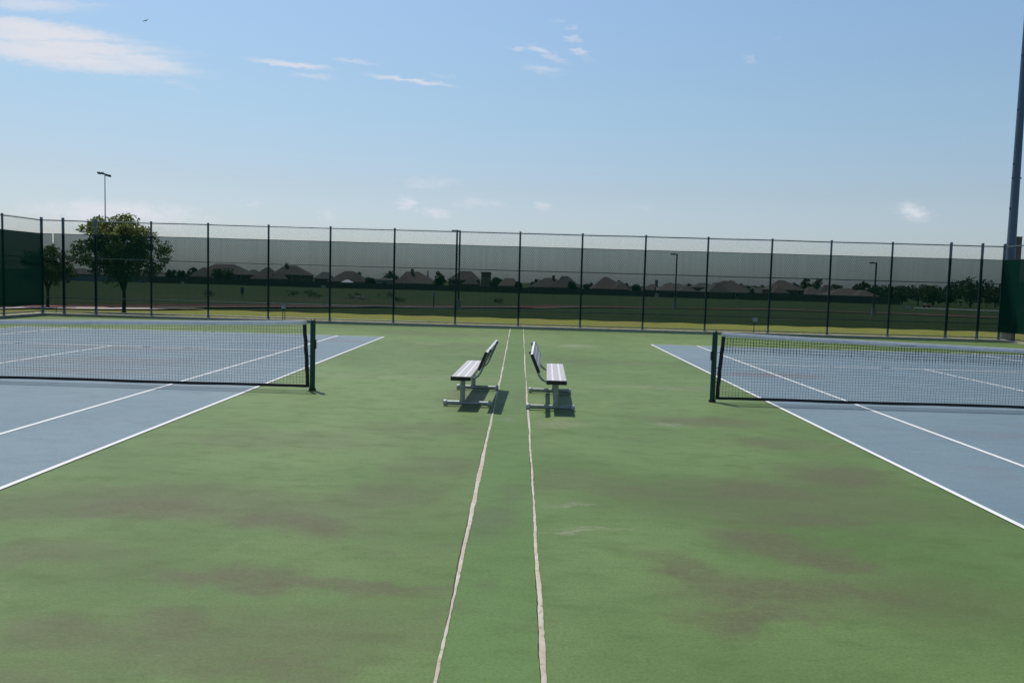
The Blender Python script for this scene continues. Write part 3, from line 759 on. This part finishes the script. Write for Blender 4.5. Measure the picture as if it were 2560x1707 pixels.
# ------------------------------------------------------------------ trees
def leaf_cloud(b, pts, size, r, asp=1.7):
    for p in pts:
        a = Vector((r.gauss(0, 1), r.gauss(0, 1), r.gauss(0, .8))).normalized()
        c = a.cross(Vector((r.gauss(0, 1), r.gauss(0, 1), r.gauss(0, 1)))).normalized()
        s = size * r.uniform(.6, 1.25); a = a * s * asp * .5; c = c * s * .5; p = Vector(p)
        b.v += [tuple(p - a), tuple(p + c * .9), tuple(p + a), tuple(p - c * .9)]
        o = len(b.v) - 4; b.f.append((o, o + 1, o + 2, o + 3)); b.sm.append(False)
def clump(r, c, rad, n, flat=.8):
    out = []
    for _ in range(n):
        d = Vector((r.gauss(0, 1), r.gauss(0, 1), r.gauss(0, 1))).normalized(); q = r.random() ** .45
        out.append((c[0] + d.x * rad * q, c[1] + d.y * rad * q, c[2] + d.z * rad * q * flat))
    return out
def near_tree(x, y, z, H, crown_lo, rad, trunk_r, fork, label, seed, nl, dx=0.0):
    r = random.Random(seed)
    root = thing('young_tree', label, 'tree', (x, y, z))
    t = MB(); t.tube([(0, 0, -.05), (.005, 0, .12), (.02, 0, fork * .6), (.02, 0, fork)], [trunk_r * 1.5, trunk_r, trunk_r * .88, trunk_r * .85], 10)
    tips = []
    nb = 6
    for k in range(nb):
        a = 2 * math.pi * k / nb + r.uniform(-.3, .3); rr = rad * r.uniform(.35, .62); hz = crown_lo + (H - crown_lo) * r.uniform(.45, .8)
        if k == 0: a = 0.1; rr = rad * .4; hz = crown_lo + (H - crown_lo) * .55
        e = Vector((dx + rr * math.cos(a), rr * math.sin(a), hz)); s = Vector((.02, 0, fork - .03)); mid = s.lerp(e, .45) + Vector((-.06 * math.cos(a), 0, .12))
        t.tube([s, s.lerp(mid, .5), mid, e], [trunk_r * .62, trunk_r * .5, trunk_r * .36, trunk_r * .12], 7)
        tips.append(e)
        for q in range(4):
            p0 = mid.lerp(e, r.uniform(0, .7)); d = Vector((r.gauss(0, 1), r.gauss(0, 1), r.uniform(-.35, .9))).normalized()
            p1 = p0 + d * rad * r.uniform(.3, .5); t.tube([p0, p0.lerp(p1, .5) + Vector((0, 0, .04)), p1], [trunk_r * .25, trunk_r * .16, trunk_r * .06], 5); tips.append(p1)
    e = Vector((dx, 0, H - .45)); t.tube([(.02, 0, fork - .02), (dx * .4, 0, fork + (H - fork) * .5), e], [trunk_r * .6, trunk_r * .4, trunk_r * .1], 7); tips.append(e)
    t.build('trunk', M['bark'], root)
    b = MB(); cz = (crown_lo + H) / 2; hz = (H - crown_lo) / 2
    cl = []
    k = 0
    while len(cl) < 95:
        d = Vector((r.gauss(0, 1), r.gauss(0, 1), r.gauss(0, 1))).normalized(); q = r.random() ** .4
        wz = d.z * q; wide = (1.0 if wz < .1 else 1.0 - .35 * (wz - .1)) * (1 if wz > -.5 else .85)
        p = (dx + d.x * q * rad * wide * .94, d.y * q * rad * wide * .94, cz + wz * hz * .94 - .25 * (abs(d.x * q)) ** 2)
        if r.random() < .12: continue
        cl.append((p, rad * r.uniform(.10, .2)))
    per = nl // (len(cl) + len(tips))
    for p, rr in cl: leaf_cloud(b, clump(r, p, rr * 1.15, per), .09, r)
    for p in tips: leaf_cloud(b, clump(r, p, rad * .17, per), .085, r)
    b.build('crown', M['leaf_near'], root)
near_tree(-18.1, 24.15, -.16, 4.58, 1.3, 2.15, .085, .95, 'young broadleaf tree standing alone behind the left end of the fence', 12, 14500, -.22)
near_tree(-23.85, 28, -.2, 3.2, 1.1, 1.45, .075, .9, 'smaller young tree half hidden behind the left fence corner', 17, 5000)

def far_tree(x, Y, top, hw, kind, label, seed, group):
    r = random.Random(seed); z = gz(Y) - .05
    root = thing('conifer_tree' if kind == 'c' else 'tree', label, 'tree', (x, Y, z), 0, group)
    t = MB(); th = top * .6; tr = .06 + .022 * top
    t.tube([(0, 0, -.1), (r.uniform(-.1, .1), 0, th * .5), (r.uniform(-.2, .2), 0, th)], [tr, tr * .7, tr * .3], 7)
    for k in range(4):
        a = r.uniform(0, 6.3); t.tube([(0, 0, th * r.uniform(.45, .7)), (hw * .5 * math.cos(a), hw * .5 * math.sin(a), top * r.uniform(.6, .8))], [tr * .45, tr * .15], 5)
    t.build('trunk', M['bark'], root)
    b = MB(); lo = top * .05
    if kind == 'c':
        for _ in range(420):
            u = r.random() ** 1.4; rr = hw * (1 - u) * r.uniform(.3, 1.05); a = r.uniform(0, 6.3)
            leaf_cloud(b, [(rr * math.cos(a), rr * math.sin(a), lo + (top - lo) * u)], .28, r)
    else:
        hw *= 1.12; nc = int(20 + hw * 9); cz = (lo + top) / 2; hz = (top - lo) / 2
        for _ in range(nc):
            d = Vector((r.gauss(0, 1), r.gauss(0, 1), r.gauss(0, 1))).normalized(); q = r.random() ** .35
            cr = hw * r.uniform(.22, .38)
            p = (d.x * q * (hw - cr * .7), d.y * q * (hw - cr * .7), cz + d.z * q * (hz - cr * .65))
            leaf_cloud(b, clump(r, p, cr, 30), .46, r, 1.3)
    b.build('crown', LEAF[seed % 3], root)
FT = [
 (-31.0, 252, 6.3, .7, 'c', 'narrow conifer poking up right of the house with the central chimney'),
 (-25.5, 234, 6.0, 2.1, 'r', 'dense dark round tree standing left of the tall flat-topped house in the centre'),
 (-55.8, 262, 5.5, 1.9, 'r', 'tree rising behind the right slope of the house with the white pergola'),
 (-45.6, 268, 6.1, 2.9, 'r', 'broad tree behind the left slope of the house with the central chimney'),
 (-107.9, 236, 4.8, 1.7, 'r', 'bushy tree right beside the pale sided house at left'),
 (-106.6, 240, 4.3, 1.6, 'r', 'low dark tree second to the right of the pale sided house'),
 (-108.0, 252, 5.4, 1.8, 'r', 'tree against the left end of the big two-storey house at left'),
 (-92.3, 236, 5.6, 3.7, 'r', 'large rounded tree in front of the big two-storey house at left'),
 (-46.8, 236, 3.8, 1.8, 'r', 'low bushy tree between the pergola house and the central chimney house'),
 (-8.8, 262, 5.0, 2.0, 'r', 'tree behind the fence right of the pale commercial block'),
 (-9.3, 236, 3.7, 1.2, 'r', 'small tree just left of the low house above the left joint line'),
 (-1.5, 236, 3.7, 1.2, 'r', 'small tree just behind the fence post above the right bench'),
 (3.8, 275, 4.0, 1.4, 'r', 'far small tree left of the ridge house, lower of a pair'),
 (5.2, 270, 4.9, 1.9, 'r', 'far taller tree touching the left roof slope of the ridge house with chimney'),
 (14.9, 234, 4.0, 1.5, 'r', 'small green tree before the right end of the ridge house'),
 (22.1, 262, 4.1, 1.9, 'r', 'tree at the left foot of the sharply peaked house right of centre'),
 (35.3, 268, 4.1, 1.7, 'r', 'far tree at the right foot of the sharply peaked house'),
 (34.9, 238, 4.2, 1.5, 'r', 'bright green tree above the white cabinet by the board fence'),
 (39.9, 234, 2.8, .7, 'c', 'slim upright shrub in front of the house left of the middle lamp post'),
 (51.3, 275, 4.7, 2.3, 'r', 'distant tree directly behind the middle lamp post'),
 (57.0, 270, 4.7, 2.5, 'r', 'distant tree right of the middle lamp post, left of two'),
 (61.4, 270, 5.1, 2.5, 'r', 'distant tree above the small two-storey house'),
 (70.3, 262, 6.4, 1.9, 'r', 'dark tree behind the peak of the big hip roof with a mid-slope chimney'),
 (76.0, 268, 5.3, 2.8, 'r', 'left of two broad trees behind the low roof right of the big hip roof'),
 (82.1, 272, 5.4, 2.8, 'r', 'right of two broad trees left of the right two-storey house'),
 (70.1, 238, 3.7, 1.0, 'r', 'small tree at the right foot of the big hip roof'),
 (91.4, 262, 6.2, 1.5, 'r', 'tree just right of the peak of the right two-storey house'),
 (94.6, 262, 7.7, 2.3, 'r', 'left of twin tall rounded trees towering over the houses at right'),
 (100.3, 266, 7.9, 2.3, 'r', 'right of twin tall rounded trees towering over the houses at right'),
 (106.3, 264, 6.9, 2.3, 'r', 'tree right of the twin tall trees, above the last houses'),
 (110.7, 260, 5.9, 1.9, 'r', 'lower tree behind the last house on the right'),
 (109.7, 250, 7.2, 2.2, 'r', 'tree with a small pointed top just left of the right lamp post'),
 (110.1, 240, 6.3, 2.6, 'r', 'broad tree just right of the right lamp post'),
 (103.2, 215, 5.3, 1.8, 'r', 'low tree between the right lamp post and the next fence post, left of two'),
 (103.1, 210, 5.3, 1.6, 'r', 'low tree between the right lamp post and the white barricade'),
 (102.6, 200, 6.0, 2.3, 'r', 'rounded tree above the small red cart'),
 (101.4, 190, 5.2, 2.0, 'r', 'tree right of the one above the red cart'),
 (110.5, 200, 5.7, 1.9, 'r', 'tree at the left foot of the biggest tree at right'),
 (102.5, 175, 7.3, 3.7, 'r', 'biggest broad dark tree at the right end, behind the double fence posts'),
 (111.0, 180, 5.4, 2.3, 'r', 'tree behind the right corner post of the fence'),
 (110.3, 170, 6.8, 3.1, 'r', 'tree seen through the right side fence beyond the tall light pole'),
]
for i, (x, Y, top, hw, k, lab) in enumerate(FT): far_tree(x, Y, top, hw * (1.6 if x > 100 and Y < 245 else 1.0), k, lab, 100 + i, 'trees around the far houses')

# weeds in the rough field
def weed(x, y, w, h, label, seed):
    r = random.Random(seed); b = MB(); z = fieldz(x, y)
    for _ in range(9): leaf_cloud(b, clump(r, (x + r.gauss(0, w * .35), y + r.gauss(0, w * .3), z + h * r.uniform(.15, .75)), w * .3, 22), .09, r)
    for _ in range(8):
        a, q = r.uniform(0, 6.3), r.uniform(.1, .4) * w; b.tube([(x, y, z), (x + q * math.cos(a), y + q * math.sin(a), z + h * r.uniform(.7, 1.1))], .008, 3, False)
    tag(b.build('weed', M['weed']), label, 'weed', 'weed clumps in the rough field')
for i, (x, y, w, h, l) in enumerate([(-24.2, 73, .8, .9, 'leafy weed clump farthest left in the field, left of three'), (-22.9, 74, .9, .8, 'leafy weed clump in the middle of three left of the rubble'), (-21.7, 72, .9, .7, 'leafy weed clump nearest the rubble on its left'),
        (-18.6, 78, 1.0, .6, 'weed clump just behind the rubble pile'), (-15.7, 82, 1.1, .8, 'weed clump right behind the rubble pile, left of a fence post'), (-12.2, 66, .9, .6, 'low weed clump right of the rubble pile'),
        (-2.6, 72, .9, .6, 'weed clump beyond the track right of the left lamp post'), (-30.5, 66, 1.0, .6, 'weed clump beside the dark sign at left')]): weed(x, y, w, h, l, 50 + i)

# ------------------------------------------------------------------ houses
def house(x0, x1, Y, eave, r0, r1, peak, chim, two, wall, roof, label, seed):
    r = random.Random(seed); z = gz(Y) - .08
    eave = max(eave, 2.05 if not two else eave); cx = (x0 + x1) / 2; W = x1 - x0; D = min(max(W * .75, 8), 13)
    if two: eave = max(eave, 3.3)
    root = thing('house', label, 'house', (cx, Y, z), 0, 'houses along the far board fence')
    ov = .45
    b = MB(); b.box((0, D / 2, eave / 2), (W - 2 * ov, D - 2 * ov, eave)); b.build('wall', wall, root)
    b = MB(); a, c = -W / 2, W / 2
    ra, rc = max(r0 - cx, a + .3), min(r1 - cx, c - .3)
    if rc < ra + .2: rc = ra + .2
    yf, yb = 0.0, D; ym = D / 2
    vs = [(a, yf, eave), (c, yf, eave), (c, yb, eave), (a, yb, eave), (ra, ym, peak), (rc, ym, peak)]
    lo = [(q[0], q[1], eave - .16) for q in vs[:4]]
    b.add(vs + lo, [(0, 1, 5, 4), (1, 2, 5), (2, 3, 4, 5), (3, 0, 4), (0, 6, 7, 1), (1, 7, 8, 2), (2, 8, 9, 3), (3, 9, 6, 0), (9, 8, 7, 6)])
    rf = b.build('roof', roof, root)
    # a lower hip wing in front on one side
    if W > 8.5:
        w2 = W * r.uniform(.42, .55); sx = r.choice((-1, 1)); wx = sx * (W / 2 - w2 / 2 - .1); e2 = min(eave, 2.3); p2 = min(peak - .5, e2 + w2 * .42)
        b = MB(); b.box((wx, -1.2, e2 / 2), (w2 - .8, 3.2, e2)); b.build('wing_wall', wall, root)
        b = MB(); a2, c2 = wx - w2 / 2, wx + w2 / 2
        vs = [(a2, -3.1, e2), (c2, -3.1, e2), (c2, D * .45, e2), (a2, D * .45, e2), (wx - .15, -3.1 + w2 * .45, p2), (wx + .15, -3.1 + w2 * .45, p2), (wx + .15, D * .45, p2), (wx - .15, D * .45, p2)]
        if eave < p2:
            b.add(vs, [(0, 1, 5, 4), (1, 2, 6, 5), (3, 0, 4, 7), (4, 5, 6, 7), (0, 3, 2, 1), (2, 3, 7, 6)]); b.build('wing_roof', roof, root)
    if chim:
        b = MB(); hx = chim[0] - cx; b.box((hx, D * .42, (chim[1] + eave) / 2), (.85, .7, chim[1] - eave)); b.box((hx, D * .42, chim[1] + .05), (1.0, .85, .12)); b.build('chimney', wall, rf)
    lv = [1.45] + ([3.0] if two else [])
    nwin = max(1, int(W / 3.5))
    for zz in lv:
        for k in range(nwin):
            wx = -W / 2 + W * (k + .5) / nwin + r.uniform(-.4, .4)
            if two and zz > 2 and eave < 3.6 and False: continue
            yw = ov - .03 if W <= 8.5 or zz > 2 else ov - .03
            f = MB(); f.box((wx, yw, min(zz, eave - .75)), (1.2, .09, 1.15)); wo = f.build('window', M['trim'], root)
            g = MB(); g.box((wx, yw - .05, min(zz, eave - .75)), (1.02, .03, .97)); g.build('pane', M['glass'], wo)
    return root
W_, R_ = WALLS, ROOFS
HS = [
 (-148.3, -136.9, 250, 1.35, -147.1, -144.4, 3.9, None, 0, 0, 0, 'low brown roofed house farthest left, right of the small young tree'),
 (-127.4, -118.3, 250, 1.25, -127.2, -123.6, 4.0, None, 0, 1, 1, 'low roofed house behind the trunk of the larger young tree'),
 (-114.1, -106.9, 236, 1.87, -113.5, -111.6, 3.5, None, 0, 3, 1, 'pale blue grey sided house right of the young tree'),
 (-105.6, -88.7, 246, 3.09, -100.4, -94.2, 6.6, None, 1, 0, 0, 'big two-storey brick house at left with a large round tree before it'),
 (-95.2, -89.4, 262, 2.80, -93.2, -91.8, 5.1, None, 0, 1, 1, 'small peaked roof just right of the big two-storey house at left'),
 (-88.7, -78.6, 250, 2.08, -84.6, -83.1, 5.8, None, 0, 2, 2, 'steep peaked house left of the two-storey house with a chimney'),
 (-79.7, -68.0, 244, 3.72, -76.5, -72.9, 6.7, (-75.8, 7.3), 1, 0, 0, 'two-storey house with a dark chimney above the left net post'),
 (-71.1, -65.3, 262, 2.69, -68.9, -66.9, 5.0, None, 0, 2, 1, 'small house with a dark roof between the chimney house and the pergola house'),
 (-62.2, -49.4, 244, 1.45, -57.2, -54.6, 5.4, None, 0, 1, 0, 'wide hip roofed house behind the white pergola'),
 (-49.9, -43.2, 262, 2.75, -47.9, -45.2, 3.7, None, 0, 3, 1, 'low set back house left of the house with the central chimney'),
 (-40.8, -26.9, 244, 1.30, -37.6, -33.6, 5.8, (-35.6, 6.6), 0, 1, 2, 'hip roofed house with a chimney at its peak, above the left bench side'),
 (-24.5, -13.9, 250, 3.61, -20.4, -17.0, 6.5, None, 1, 2, 0, 'tall house with a flat-topped ridge right behind the double fence post'),
 (-8.4, -1.0, 254, 1.81, -6.1, -3.1, 4.6, None, 0, 1, 2, 'low house between two small trees above the centre strip'),
 (1.8, 13.8, 242, 1.10, 6.9, 9.9, 5.0, (9.6, 5.7), 0, 0, 0, 'wide low house with a chimney on its long ridge, above the right bench'),
 (10.7, 19.6, 258, 2.07, 12.7, 15.1, 5.8, None, 0, 2, 1, 'taller roof joined behind the right side of the long ridge house'),
 (21.5, 33.7, 244, 1.26, 25.8, 26.9, 5.8, (30.5, 4.7), 0, 1, 2, 'sharply peaked house with a small chimney low on its right slope'),
 (39.0, 45.4, 250, 1.34, 41.6, 43.0, 3.9, (43.4, 5.2), 0, 1, 0, 'small house with a tall thin chimney left of the middle lamp post'),
 (41.1, 53.1, 238, 1.00, 45.1, 48.9, 4.3, None, 0, 2, 2, 'low wide house directly behind the middle lamp post'),
 (56.0, 64.1, 256, 2.68, 58.9, 61.3, 4.8, None, 1, 0, 1, 'small two-storey house right of the middle lamp post'),
 (56.6, 72.3, 240, 1.47, 63.0, 66.0, 5.6, (63.4, 4.8), 0, 1, 0, 'large hip roofed house with a dark chimney halfway up its front slope'),
 (72.4, 80.0, 252, 1.49, 75.6, 78.6, 3.8, None, 0, 3, 1, 'low house between the large hip roof and the right two-storey house'),
 (75.9, 87.3, 240, 3.31, 80.0, 81.8, 6.3, None, 1, 2, 2, 'two-storey dark brick house at right with a lower right wing'),
 (89.4, 94.7, 246, 1.40, 91.6, 92.9, 4.6, None, 0, 1, 2, 'small peaked house right of the right two-storey house'),
 (95.8, 103.8, 252, 1.76, 98.9, 100.6, 5.3, None, 0, 1, 0, 'peaked house second from the right end of the row'),
 (91.3, 105.5, 232, .81, 97.2, 99.4, 4.3, None, 0, 0, 2, 'nearest hip roofed house at the right end of the row'),
]
for i, h in enumerate(HS): house(*h[:9], W_[h[9]], R_[h[10]], h[11], 300 + i)

bk = thing('commercial_building', 'flat roofed pale block rising between far houses left of centre', 'building', (-14.4, 300, -1.7))
b = MB(); b.box((0, 4, 3.3), (3.5, 8, 6.6)); b.build('wall', WALLS[1], bk)
b = MB(); b.box((0, 4, 6.7), (3.8, 8.3, .25)); b.build('roof', ROOFS[1], bk)
for x in (-1.0, 0, 1.0):
    b = MB(); b.box((x, -.02, 5.4), (.6, .1, .8)); b.build('window', M['glass'], bk)

# board fences
def board_fence(pts, h, mat, label, seed):
    r = random.Random(seed); root = thing('board_fence', label, 'fence', (pts[0][0], pts[0][1], 0))
    o = Vector(pts[0]); b = MB(); p = MB()
    for a, c in zip(pts, pts[1:]):
        a, c = Vector(a), Vector(c); L = (c - a).length; k = int(L / .62); d = (c - a) / L
        for i in range(k):
            q = a + d * (i + .5) * L / k - o; z = gz(q.y + o.y) - .05; hh = h + r.uniform(-.05, .05)
            b.box((q.x, q.y, z + hh / 2), (L / k - .025, .04, hh), math.atan2(d.y, d.x))
        for i in range(int(L / 2.4) + 1):
            q = a + d * min(i * 2.4, L) - o; z = gz(q.y + o.y) - .05
            p.box((q.x, q.y + .08, z + h * .5), (.1, .1, h + .06))
        n_ = 2
        for zz in (.4, h - .35):
            q0, q1 = a - o, c - o; p.tube([(q0.x, q0.y + .05, gz(a.y) - .05 + zz), (q1.x, q1.y + .05, gz(c.y) - .05 + zz)], .05, 4, False)
    b.build('boards', mat, root); p.build('frame', M['wood_fence'], root)
board_fence([(-150, 226), (-112, 228)], 1.75, M['pale_fence'], 'pale weathered board fence at left in front of the pale house', 1)
board_fence([(-112, 231), (-60, 230), (-27, 229), (20, 228), (62, 226)], 1.75, M['wood_fence'], 'long dark brown board fence along the far edge of the field', 2)
board_fence([(62, 222), (78, 214), (98, 200)], 1.9, M['wood_fence'], 'dark board fence at right nearing the round trees', 3)

pg = thing('pergola', 'white gabled pergola showing above the board fence', 'pergola', (-53.1, 233, gz(233)))
for x in (-1.5, 1.5):
    for y in (-.8, .8):
        b = MB(); b.box((x, y, .9), (.14, .14, 1.8)); b.build('post', M['white'], pg)
b = MB(); b.add([(-1.75, -1, 1.75), (1.75, -1, 1.75), (1.75, 1, 1.75), (-1.75, 1, 1.75), (-.35, 0, 2.55), (.35, 0, 2.55)], [(0, 1, 5, 4), (1, 2, 5), (2, 3, 4, 5), (3, 0, 4), (3, 2, 1, 0)]); b.build('roof', M['white'], pg)
def cabinet(x, y, w, h, label):
    root = thing('utility_cabinet', label, 'cabinet', (x, y, gz(y) - .05))
    b = MB(); b.box((0, 0, h / 2), (w, .5, h), bev=.03); bo = b.build('body', M['white'], root)
    b = MB(); b.box((0, -.256, h / 2), (w * .8, .015, h * .75)); b.build('door', M['galv_cap'], bo)
    b = MB(); b.box((0, 0, h + .02), (w + .08, .58, .05)); b.build('lid', M['white'], bo)
cabinet(38.9, 224, .85, .95, 'small white cabinet before the board fence, left of the middle lamp post')
cabinet(-58.6, 226, 1.15, .62, 'low white cabinet before the board fence, left of the pergola')
cabinet(-98.6, 222, .8, .55, 'small white cabinet near the pale house at left')

# bird
bd = thing('bird', 'dark bird gliding high in the sky at upper left', 'bird', (-33.68, 60, 23.6), R(65)); bd.scale = (.58, .58, .5); bd.rotation_euler = (R(-14), R(8), R(75))
b = MB(); b.tube([(-.24, 0, .02), (-.12, 0, .03), (.04, 0, 0), (.16, 0, -.01), (.22, 0, -.02)], [.012, .045, .05, .03, .008], 8); b.build('body', M['bird'], bd)
for s in (-1, 1):
    b = MB(); b.add([(-.07, 0, .05), (.07, 0, .04), (.10, s * .22, .10), (-.02, s * .24, .12), (-.10, s * .50, .05), (.02, s * .46, .07),
                     (-.07, 0, .03), (.07, 0, .02), (.10, s * .22, .085), (-.02, s * .24, .105), (-.10, s * .50, .04), (.02, s * .46, .055)],
                    [(0, 1, 2, 3), (3, 2, 5, 4), (9, 8, 7, 6), (10, 11, 8, 9), (0, 3, 9, 6), (3, 4, 10, 9), (1, 7, 8, 2), (2, 8, 11, 5), (4, 5, 11, 10)]); b.build('wing', M['bird'], bd)

# grass blades standing on the lawn strip
b = MB(); r = random.Random(77)
for _ in range(9000):
    x = r.uniform(-19.5, 20); y = FY(x) + .22 + abs(r.gauss(0, 1.9)); z = fieldz(x, y) + .03
    a = r.uniform(0, 3.14); h = r.uniform(.04, .10); w = .012; dx, dy = math.cos(a) * w, math.sin(a) * w; lx_, ly_ = r.uniform(-.03, .03), r.uniform(-.03, .03)
    b.add([(x - dx, y - dy, z), (x + dx, y + dy, z), (x + lx_, y + ly_, z + h)], [(0, 1, 2)])
tag(b.build('grass', M['grass_blade']), 'short sunlit grass blades on the lawn behind the fence', 'grass', kind='stuff')

# ------------------------------------------------------------------ sky, sun, camera
SUN_EL, SUN_AZ = R(64.2), math.atan2(-.27, .40)      # azimuth from +Y towards +X
w = bpy.data.worlds.new('World'); sc.world = w; w.use_nodes = True
t = NT(w); bg = t.n['Background']
sky = t.new('ShaderNodeTexSky', sky_type='NISHITA'); sky.sun_disc = False
sky.sun_elevation = SUN_EL; sky.sun_rotation = SUN_AZ; sky.air_density = 1.0; sky.dust_density = 1.5; sky.ozone_density = 1.6; sky.altitude = 200
gen = t.new('ShaderNodeTexCoord').outputs['Generated']
sx = t.new('ShaderNodeSeparateXYZ'); t.link(gen, sx.inputs[0])
yv = t.math('MAXIMUM', sx.outputs[1], .05)
cb = t.new('ShaderNodeCombineXYZ'); t.link(t.math('DIVIDE', sx.outputs[0], yv), cb.inputs[0]); t.link(t.math('DIVIDE', sx.outputs[2], yv), cb.inputs[1])
uv = cb.outputs[0]
wn = t.new('ShaderNodeTexNoise'); t.link(t.mapping(uv, scale=(14, 40, 1)), wn.inputs['Vector']); wn.inputs['Detail'].default_value = 4
off = t.new('ShaderNodeVectorMath', operation='MULTIPLY_ADD'); t.link(wn.outputs['Color'], off.inputs[0]); off.inputs[1].default_value = (.03, .010, 0); off.inputs[2].default_value = (-.015, -.005, 0)
wuv = t.new('ShaderNodeVectorMath', operation='ADD'); t.link(uv, wuv.inputs[0]); t.link(off.outputs[0], wuv.inputs[1])
def seg(x0, y0, x1, y1, hw, st, ex=1.15): return ((x0 + x1) / 2, (y0 + y1) / 2, math.hypot(x1 - x0, y1 - y0) / 2 * ex, hw, math.degrees(math.atan2(y1 - y0, x1 - x0)), st)
CIR = [seg(-.74, .298, -.40, .247, .021, 1.0), seg(-.74, .276, -.395, .240, .023, 1.0), seg(-.76, .309, -.41, .262, .017, 1.0), seg(-.64, .288, -.43, .258, .022, .9), seg(-.55, .262, -.39, .244, .016, .9), seg(-.70, .320, -.515, .3151, .012, .6), seg(-.457, .238, -.389, .216, .009, .38), seg(-.62, .325, -.49, .317, .006, .4),
       seg(-.345, .259, -.219, .2477, .0048, .8), seg(-.291, .2426, -.228, .238, .0045, .4), seg(-.243, .2627, -.175, .255, .004, .5), seg(-.204, .2452, -.078, .2303, .004, .75), seg(-.1365, .2487, -.083, .243, .003, .4),
       seg(-.0144, .287, .051, .262, .007, .62), seg(-.021, .261, .047, .251, .008, .5), seg(.0458, .2814, .080, .267, .0065, .6), seg(.038, .293, .065, .290, .006, .45), seg(.039, .3037, .062, .3075, .005, .55), seg(.021, .308, .045, .314, .005, .45),
       seg(.2544, .277, .276, .268, .005, .4), seg(.289, .2966, .303, .3006, .0035, .3), seg(-.084, .297, -.012, .285, .008, .18), seg(-.03, .28, .0, .278, .004, .4)]
PUF = [seg(-.640, .0715, -.369, .0678, .024, .95), seg(-.5316, .0785, -.48, .075, .013, .75), seg(-.161, .1169, -.075, .1175, .011, .5), seg(-.163, .0925, -.1285, .087, .013, .85), seg(-.1285, .085, -.084, .076, .011, .7),
       seg(-.104, .0942, -.016, .094, .010, .5), seg(-.256, .079, -.231, .073, .014, .6), seg(-.342, .0865, -.322, .085, .006, .6), seg(.003, .094, .037, .091, .008, .5), seg(.444, .102, .498, .091, .014, .85), seg(.12, .095, .164, .092, .006, .25)]
c1 = blob_mask(t, wuv.outputs[0], CIR); c2 = blob_mask(t, wuv.outputs[0], PUF)
stk = t.noise(t.mapping(wuv.outputs[0], rot=(0, 0, R(7)), scale=(5, 95, 1)), 1.0, 6, .6)
puf = t.noise(t.mapping(uv, scale=(38, 60, 1)), 1.0, 6, .65)
d1 = t.math('MULTIPLY', c1, t.smooth(t.math('ADD', stk, t.math('MULTIPLY', c1, .32)), .44, .80))
d2 = t.math('MULTIPLY', c2, t.smooth(t.math('ADD', puf, t.math('MULTIPLY', c2, .3)), .42, .86))
dens = t.math('MULTIPLY', t.math('MAXIMUM', d1, d2), t.smooth(sx.outputs[1], .1, .3))
dens = t.math('MULTIPLY', dens, 1.0, clamp=True)
CLOUD = (4.7, 4.85, 5.3)
rp = t.new('ShaderNodeValToRGB'); t.link(t.math('MULTIPLY', sx.outputs[2], 1.6, clamp=True), rp.inputs[0])
el = rp.color_ramp.elements; el[0].position = 0.0; el[0].color = (.63, .70, .88, 1); el[1].position = .17; el[1].color = (.69, .685, .70, 1)
for p_, c_ in ((.33, (.735, .805, .77)), (.53, (.80, .88, .885)), (.75, (.60, .67, .72)), (1.0, (.42, .48, .56))):
    e_ = el.new(p_); e_.color = (*c_, 1)
ml = t.new('ShaderNodeMix'); ml.data_type = 'RGBA'; ml.blend_type = 'MULTIPLY'; ml.inputs[0].default_value = 1
t.link(sky.outputs[0], ml.inputs[6]); t.link(rp.outputs[0], ml.inputs[7])
hz_ = t.mix(dens, ml.outputs[2], CLOUD)
t.link(hz_, bg.inputs[0]); bg.inputs[1].default_value = .149

sd = bpy.data.lights.new('sun', 'SUN'); sd.energy = 3.7; sd.angle = R(.53); sd.color = (1, .955, .89)
so = bpy.data.objects.new('sun', sd); COL.objects.link(so)
dv = Vector((-.27, .40, 1.0)).normalized(); so.rotation_euler = dv.to_track_quat('Z', 'Y').to_euler(); so.location = (-15, 20, 40)

cd = bpy.data.cameras.new('camera'); cam = bpy.data.objects.new('camera', cd); COL.objects.link(cam); sc.camera = cam
cd.sensor_width = 36; cd.lens = 36 * 2031.87 / 2560; cd.clip_end = 6000; cd.clip_start = .05
Rv, Uv, Fv = Vector((.99952032, .01366289, .02779291)), Vector((-.02872019, .07315171, .99690721)), Vector((-.01158753, .99722723, -.07350902))
mt = Matrix(((Rv.x, Uv.x, -Fv.x, 0), (Rv.y, Uv.y, -Fv.y, -12.5452), (Rv.z, Uv.z, -Fv.z, 1.77637), (0, 0, 0, 1)))
cam.matrix_world = mt
vs_ = sc.view_settings; vs_.view_transform = 'Standard'; vs_.look = 'None'; vs_.exposure = .04; vs_.gamma = 1
sc.cycles.transparent_max_bounces = 16
